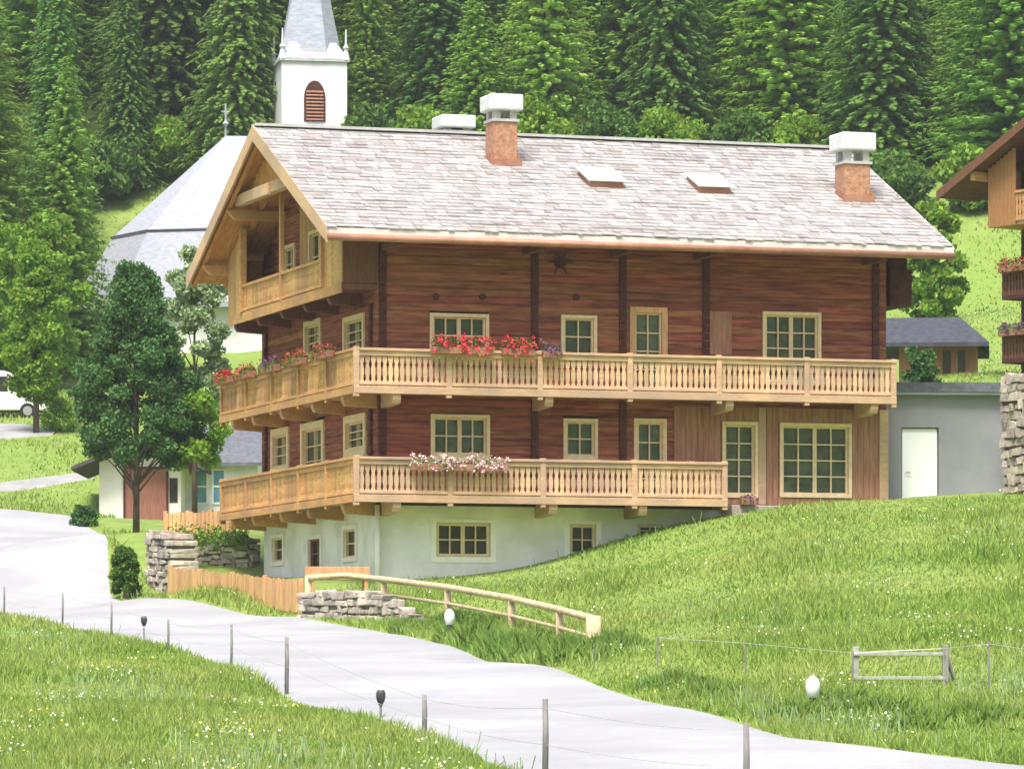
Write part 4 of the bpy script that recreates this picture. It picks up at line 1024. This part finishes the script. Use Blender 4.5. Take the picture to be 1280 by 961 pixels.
# small grey roofed house behind the garage
Yk = 158; c = P(1170, 472, Yk); kz = H(c[0], Yk)-.3
kh = thing('small_house', (c[0], Yk, kz), R(-6), 'low house with a grey slate roof behind the garage', 'house')
ze = P(0, 428, Yk)[2]-kz; zr_ = P(0, 388, Yk)[2]-kz
sx0, sx1 = at(1105, Yk)-c[0], at(1236, Yk)-c[0]
mb = MB(); mb.box(sx0+.5, sx1-.4, .6, 5, 0, ze); mb.build('wall', 'clad', kh)
mb = MB(); p = [(sx0-.1, -.1, ze), (sx1, -.1, ze), (sx1-1.0, 3, zr_), (sx0-.1, 3, zr_), ]; mb.hexa([(x, y, z-.14) for x, y, z in p]+p)
p = [(sx0-.1, 3, zr_), (sx1-1.0, 3, zr_), (sx1, 6, ze), (sx0-.1, 6, ze)]; mb.hexa([(x, y, z-.14) for x, y, z in p]+p); mb.add([(sx1, -.1, ze), (sx1, 6, ze), (sx1-1.0, 3, zr_)], [(0, 1, 2)])
mb.build('roof', 'slate_dark', kh)
for u0, u1, m_ in ((1178, 1188, 'glass_dark'), (1197, 1206, 'glass_dark')):
    x0, x1 = at(u0, Yk)-c[0], at(u1, Yk)-c[0]; f = lambda s, z, d: (s, .6-d, z)
    mb = MB(); mbox(mb, f, x0, x1, ze-1.2, ze-.25, .0, .03); mbox(mb, f, x0-.05, x1+.05, ze-1.25, ze-1.2, .0, .05); wn = mb.build('window', m_, kh)

# ------------------------------------------------------------------ neighbouring chalet on the right edge
PS = R(35); tip = P(1172, 238, 150); ze = tip[2]
g_ = Vector((math.sin(PS), -math.cos(PS), 0))        # along the gable, towards the near corner
# local axes: x along the gable (from far eave tip to near eave tip), y into the house
ch = thing('neighbour_chalet', (tip[0], tip[1], H(tip[0]+3, tip[1])-1.0), math.atan2(g_.y, g_.x), 'dark timber chalet with flower balconies cut by the right edge of the picture', 'house')
cz = ch.location.z; e = ze-cz; hw_ = 5.3; sl = .46
def crz(x): return e+min(x, 2*hw_-x)*sl
mb = MB()
for s in (0, 1):
    f = (lambda x: x) if s == 0 else (lambda x: 2*hw_-x)
    p = [(f(0), 0, e-.2), (f(hw_), 0, crz(hw_)-.2), (f(hw_), 14, crz(hw_)-.2), (f(0), 14, e-.2)]; mb.hexa(p+[(x, y, z+.18) for x, y, z in p])
rf = mb.build('roof', 'roof_dark', ch)
for s in (0, 1):
    f = (lambda x: x) if s == 0 else (lambda x: 2*hw_-x)
    p = [(f(-.02), -.04, e-.34), (f(hw_), -.04, crz(hw_)-.34), (f(hw_), -.002, crz(hw_)-.34), (f(-.02), -.002, e-.34)]; MB().hexa(p+[(x, y, z+.3) for x, y, z in p]).build('verge_board', 'soffit_dark', rf)
    p = [(f(0.02), .0, e-.26), (f(hw_), .0, crz(hw_)-.26), (f(hw_), 1.8, crz(hw_)-.26), (f(0.02), 1.8, e-.26)]; MB().hexa(p+[(x, y, z+.05) for x, y, z in p]).build('soffit', 'soffit_dark', rf)
for x in (1.6, hw_, 9.0): MB().box(x-.1, x+.1, .1, 1.9, crz(x)-.55, crz(x)-.27).build('purlin_end', 'wood_gable', rf)
W0, W1 = 1.9, 2*hw_-1.9
mb = MB(); f = lambda s, z, d: (s, 1.9-d, z)
def chclip(zt, s0, s1):
    h_ = (zt-e+.2)/sl; return (max(s0, h_), min(s1, 2*hw_-h_)) if zt > e else (s0, s1)
logs(mb, f, W0, W1, 0, crz(hw_)-.5, [], cl=chclip); logs(mb, lambda s, z, d: (W0-d, s, z), 2.13, 13, 0, crz(W0)-.3, [])
mb.build('log_wall', 'log_dark', ch)
def zv(v, Yq=148): return P(0, v, Yq)[2]-cz
# top loggia box
zb_ = zv(282)
mb = MB(); mb.box(W0, W1, .55, 1.88, zb_, zb_+.12); lg = mb.build('loggia', 'wood_gable', ch)
mb = MB()
for k in range(7):
    x = W0+k*.19; mb.box(x+.003, x+.187, .5, .53, zb_, crz(x)-.3)
mb.build('side_boarding', 'old_gold', lg)
mb = MB(); n = int((W1-W0-1.4)/.15)
for i in range(n): baluster(mb, lambda s, z, d: (s, .5+d, z), W0+1.4+i*.15, zb_+.12, zb_+1.0, .125, 0, .028)
mb.build('balustrade', 'interior', lg); MB().box(W0+1.35, W1, .45, .58, zb_+1.0, zb_+1.08).build('handrail', 'interior', lg)
MB().box(W0-.03, W0, .53, 1.88, zb_+.12, crz(W0)-.32).build('side_panel', 'wood_gable', lg)
for zb_, m_, lab in ((zv(372), 'orange', 'red and rust flowers along the upper balcony of the neighbouring chalet'), (zv(452), 'purple', 'purple flowers along the lower balcony of the neighbouring chalet')):
    mb = MB(); mb.box(W0+.1, W1, 1.0, 1.88, zb_, zb_+.14); bl = mb.build('balcony', 'log_dark', ch); mb = MB(); n = int((W1-W0-.1)/.15)
    for i in range(n): baluster(mb, lambda s, z, d: (s, 1.0+d, z), W0+.15+i*.15, zb_+.14, zb_+.95, .125, 0, .028)
    mb.build('balustrade', 'soffit_dark', bl); MB().box(W0+.1, W1, .95, 1.06, zb_+.95, zb_+1.03).build('handrail', 'soffit_dark', bl)
    MB().box(W0+.1, W0+.14, 1.06, 1.88, zb_+.14, zb_+1.0).build('end_panel', 'soffit_dark', bl)
    ux = ch.matrix_basis
    from mathutils import Matrix
    Mx = Matrix.Translation(ch.location)@Matrix.Rotation(ch.rotation_euler.z, 4, 'Z')
    pp = Mx@Vector((W0+2.1, .83, zb_+.85))
    flowerbox(tuple(pp), ch.rotation_euler.z, 3.8, m_, .3, lab, None, dens=1.0)

# ------------------------------------------------------------------ village buildings on the left
Yi = 172
def gable_house(name, u0, u1, vb, ve, vr, Y_, depth, rot, lab, wallm, roofm, over=.5, front_gable=True):
    cx = at((u0+u1)/2, Y_); zb_ = P(0, vb, Y_)[2]-.6; o = thing(name, (cx, Y_, zb_), rot, lab, 'house')
    hw2 = (at(u1, Y_)-at(u0, Y_))/2; ze_ = P(0, ve, Y_)[2]-zb_; zr2 = P(0, vr, Y_)[2]-zb_
    if front_gable:
        mb = MB(); mb.prism([(-hw2, 0), (hw2, 0), (hw2, ze_), (0, ze_+(zr2-ze_)*.8), (-hw2, ze_)], lambda x, y, d: (x, d, y), 0, depth); mb.build('wall', wallm, o)
        mb = MB(); s_ = (zr2-ze_)/hw2
        for sg in (-1, 1):
            p = [(sg*(hw2+over), -over, ze_-over*s_+.03), (0, -over, zr2+.03), (0, depth+over, zr2+.03), (sg*(hw2+over), depth+over, ze_-over*s_+.03)]; mb.hexa(p+[(x, y, z+.14) for x, y, z in p])
        mb.build('roof', roofm, o)
    else:
        mb = MB(); mb.box(-hw2, hw2, 0, depth, 0, ze_); mb.prism([(0, ze_), (depth, ze_), (depth/2, zr2-.2)], lambda x, y, d: (d, x, y), -hw2+.01, hw2-.01); mb.build('wall', wallm, o)
        mb = MB(); s_ = (zr2-ze_)/(depth/2)
        for sg in (0, 1):
            f = (lambda y: y) if sg == 0 else (lambda y: depth-y)
            p = [(-hw2-over, f(-over), ze_-over*s_+.02), (hw2+over, f(-over), ze_-over*s_+.02), (hw2+over, f(depth/2), zr2), (-hw2-over, f(depth/2), zr2)]; mb.hexa(p+[(x, y, z+.12) for x, y, z in p])
        mb.build('roof', roofm, o)
    return o, hw2, ze_, zr2, cx, zb_
inn, hw2, ze_, zr2, cx, zb_ = gable_house('cream_house', 124, 226, 648, 577, 556, Yi, 5, 0, 'cream house with a low dark gable roof and a red brown door under the maple', 'inn_wall', 'roof_dark', over=.95)
x0, x1 = at(157, Yi)-cx, at(208, Yi)-cx; ztop = P(0, 586, Yi)[2]-zb_
f = lambda s, z, d: (s, -d, z)
mb = MB(); mbox(mb, f, x0, x1, .1, ztop, 0, .06); d_ = mb.build('door', 'inn_door', inn); mb = MB()
for q in ((x0-.08, x0, .1, ztop+.08), (x1, x1+.08, .1, ztop+.08), (x0, x1, ztop, ztop+.08)): mbox(mb, f, *q, 0, .09)
mb.build('door_frame', 'log_dark', d_)
x0, x1 = at(212, Yi)-cx, at(222, Yi)-cx; mb = MB(); mbox(mb, f, x0, x1, 1.2, 2.1, 0, .03); mb.build('window', 'glass_dark', inn)
inn2, hw2, ze_, zr2, cx, zb_ = gable_house('slate_roofed_house', 232, 322, 650, 576, 531, Yi+2.5, 6, 0, 'pale house with a grey slate roof and blue windows, half hidden by the gable balcony', 'plaster', 'slate', over=.5, front_gable=False)
for u0, u1 in ((243, 258), (267, 280)):
    x0, x1 = at(u0, Yi+2.5)-cx, at(u1, Yi+2.5)-cx; zt_, z0_ = P(0, 588, Yi+2.5)[2]-zb_, P(0, 628, Yi+2.5)[2]-zb_
    mb = MB()
    for q in ((x0-.06, x0, z0_-.06, zt_+.06), (x1, x1+.06, z0_-.06, zt_+.06), (x0, x1, zt_, zt_+.06), (x0, x1, z0_-.06, z0_), (x0, x1, (z0_+zt_)/2-.03, (z0_+zt_)/2+.03)): mbox(mb, f, *q, 0, .05)
    w0 = mb.build('window', 'white_frame', inn2); mb = MB(); mbox(mb, f, x0, x1, z0_, zt_, 0.0, .02); mb.build('pane', 'blue_glass', w0)

# parked van
p = ray(-8, 523, 180); van = thing('parked_van', (p[0], p[1], p[2]), R(3), 'white van parked at the far left edge under the bright green tree', 'van')
prof = [(-2.3, .35), (2.15, .35), (2.3, .5), (2.32, .9), (2.1, 1.05), (1.35, 1.2), (.75, 1.95), (.4, 2.05), (-2.2, 2.05), (-2.35, 1.8)]
MB().prism(prof, lambda x, y, d: (x, d, y), 0, 1.8).build('body', 'car_white', van, bevel=.06)
for q in ([(.75, 1.15), (1.28, 1.17), (.78, 1.8), (.75, 1.8)], [(-.4, 1.15), (.6, 1.15), (.6, 1.8), (-.4, 1.8)]): MB().prism(q, lambda x, y, d: (x, d, y), -.012, .03).build('window', 'glass_dark', van)
for x in (-1.5, 1.45):
    for y in (-.02, 1.62):
        wh = MB().tube([(x, y, .33), (x, y+.2, .33)], .33, 20).build('wheel', 'rubber', van); MB().tube([(x, y-.015, .33), (x, y+.03, .33)], .2, 16).build('rim', 'rim', wh)
MB().box(2.26, 2.335, .1, .4, .72, .88).build('headlight', 'lantern', van); MB().box(2.26, 2.335, 1.4, 1.7, .72, .88).build('headlight', 'lantern', van)

# ------------------------------------------------------------------ church
ap = P(282, 170, 232); zE = P(0, 392, 232)[2]; zG = min(H(ap[0]-6, 226), 15.2)-.5
chu = thing('church', (ap[0], ap[1], zG), R(6), 'white village church with a steep grey shingle roof and a pointed bell tower', 'church')
r_ = ap[0]-at(95, 232); pts_ = []
for k in range(5):
    t = R(270-45*k); pts_.append((r_*1.04*math.cos(t), r_*.95*math.sin(t)))
pts_ = [(9, -r_*.95)]+pts_+[(9, r_*.95)]
ez = zE-zG; az = ap[2]-zG
mb = MB(); n = len(pts_)
wp = [((x+.5) if x < 0 else x, y*.94) for x, y in pts_]
mb.prism(wp, lambda x, y, d: (x, y, d), 0, ez+.1); mb.build('wall', 'plaster_white', chu)
mb = MB(); A_ = (0, 0, az); B_ = (9, 0, az)
bot = [(x*1.02, y*1.02, ez) for x, y in pts_]
th_ = .25
midr = [(x*.72 if x < 8 else x, y*.72, az-(az-ez)*.575) for x, y in pts_]
mb.add([A_, B_]+midr, [(0, i+3, i+2) for i in range(1, n-2)]+[(1, 0, 3, 2), (0, 1, n+1, n)])
mb.add(midr+bot+[(x, y, z-th_) for x, y, z in bot], [(i, i+1, i+1+n, i+n) for i in range(n-1)]+[(i+n, i+1+n, i+1+2*n, i+2*n) for i in range(n-1)]+[tuple(range(2*n, 3*n))])
rf = mb.build('roof', 'church_shingle', chu)
for t, zo in ((1.02, .08),):     # snow guards
    seg = [(x*.72*t, y*.72*t, az-(az-ez)*.575*t+zo) for x, y in pts_[1:5]]
    MB().tube(seg, .05, 6).build('snow_guard', 'slate', rf)
MB().tube([(0, 0, az-.1), (0, 0, az+1.6)], .05, 6).build('finial', 'spire', chu); 
mb = MB(); mb.tube([(0, 0, az+.45), (0, 0, az+.6), (0, 0, az+.75)], [.05, .18, .05], 10); mb.box(-.2, .2, -.03, .03, az+1.17, az+1.23); mb.build('roof_cross', 'spire', chu)
for k in range(3):
    t = R(225-45*k); x = r_*.97*math.cos(t); y = r_*.9*math.sin(t)
# tower
Yt = 240; tr_ = R(10.5); sd_ = 3.42; c = P(352, 160, Yt)
tcx = c[0]-ap[0]; tcy = c[1]-ap[1]
ca, sa = math.cos(R(6)), math.sin(R(6)); lx = tcx*ca+tcy*sa; ly = -tcx*sa+tcy*ca
tw = bpy.data.objects.new('x', None); bpy.data.objects.remove(tw)
TA = tr_-R(6)
def tl(x, y, z): return (lx+x*math.cos(TA)-y*math.sin(TA), ly+x*math.sin(TA)+y*math.cos(TA), z)
tz = P(0, 76, Yt)[2]-zG
def tbox(mb, x0, x1, y0, y1, z0, z1): return mb.hexa([tl(x0, y0, z0), tl(x1, y0, z0), tl(x1, y1, z0), tl(x0, y1, z0), tl(x0, y0, z1), tl(x1, y0, z1), tl(x1, y1, z1), tl(x0, y1, z1)])
mb = MB(); tbox(mb, 0, sd_, 0, sd_, 0, tz); tower = mb.build('tower', 'plaster_white', chu)
mb = MB(); tbox(mb, -.12, sd_+.12, -.12, sd_+.12, tz+.002, tz+.16); mb.build('cornice', 'grey_neck', tower)
mb = MB(); m0 = sd_/2; ring = []
R0, zt0 = 1.72, tz+.16
N8 = 8
b8 = [tl(m0+R0*math.cos(R(22.5+45*k)), m0+R0*math.sin(R(22.5+45*k)), zt0+.25) for k in range(8)]
m8 = [tl(m0+1.15*math.cos(R(22.5+45*k)), m0+1.15*math.sin(R(22.5+45*k)), zt0+3.0) for k in range(8)]
mb.add(b8+m8+[tl(m0, m0, zt0+13)], [(i, (i+1) % 8, (i+1) % 8+8, i+8) for i in range(8)]+[(i+8, (i+1) % 8+8, 16) for i in range(8)]+[tuple(range(8))[::-1]])
b4 = [tl(-.1, -.1, zt0), tl(sd_+.1, -.1, zt0), tl(sd_+.1, sd_+.1, zt0), tl(-.1, sd_+.1, zt0)]; t4 = [tl(m0+dx*1.2, m0+dy*1.2, zt0+.9) for dx, dy in ((-1, -1), (1, -1), (1, 1), (-1, 1))]
mb.hexa(b4+t4); mb.build('spire', 'spire', tower)
for x, y in ((.05, .05), (sd_-.05, .05), (sd_-.05, sd_-.05), (.05, sd_-.05)):
    mb = MB(); mb.tube([tl(x, y, tz+.1), tl(x, y, tz+.6), tl(x, y, tz+.75), tl(x, y, tz+.9), tl(x, y, tz+1.7)], [.22, .1, .17, .06, .03], 8); mb.build('pinnacle', 'concrete_cap', tower)
# bell window: pointed arch
wu = at(393, Yt)-c[0]; wx = wu/math.cos(tr_); wz0 = P(0, 151, Yt)[2]-zG; wz1 = P(0, 100, Yt)[2]-zG; ww = .56
def arch(s): 
    h = wz1-wz0; pts = [(-ww*s, 0), (ww*s, 0), (ww*s, h*.6)]
    for k in range(1, 5): t = k/5; pts.append((ww*s*(1-t**1.6), h*.6+h*.4*math.sin(t*math.pi/2)*(s if s < 1 else 1)))
    pts.append((0, h*(1 if s == 1 else 1.03 if s > 1 else .97)))
    return pts+[(-x, y) for x, y in pts[2:-1][::-1]]
mb = MB(); mb.prism([(x+wx, y+wz0) for x, y in arch(1.0)], lambda x, y, d: tl(x, -d, y), 0, .04); bw_ = mb.build('window', 'log_dark', tower)
mb = MB()
h_ = wz1-wz0
for k in range(9): z = wz0+.1+k*h_*.085; mb.hexa([tl(wx-ww*.8, -.05, z), tl(wx+ww*.8, -.05, z), tl(wx+ww*.8, -.1, z-.05), tl(wx-ww*.8, -.1, z-.05), tl(wx-ww*.8, -.05, z+.04), tl(wx+ww*.8, -.05, z+.04), tl(wx+ww*.8, -.1, z-.01), tl(wx-ww*.8, -.1, z-.01)])
mb.build('louvres', 'clad', bw_)
print('objects', len(bpy.data.objects), 'trees', len(spots))

# ------------------------------------------------------------------ haze: even thin air over the whole valley
hz_m = bpy.data.materials.new('haze_air'); hz_m.use_nodes = True; n = hz_m.node_tree.nodes; n.remove(n['Principled BSDF'])
pv = n.new('ShaderNodeVolumePrincipled'); pv.inputs['Color'].default_value = (.93, .96, .97, 1); pv.inputs['Density'].default_value = HAZE; pv.inputs['Anisotropy'].default_value = .2
hz_m.node_tree.links.new(pv.outputs[0], n['Material Output'].inputs['Volume'])
mb = MB(); mb.box(-610, 610, -610, 1210, float(GZ.min())-1, float(GZ.max())+15); hz = mb.build('haze', hz_m); tag(hz, 'thin pale air between the camera and the forest', kind='stuff')
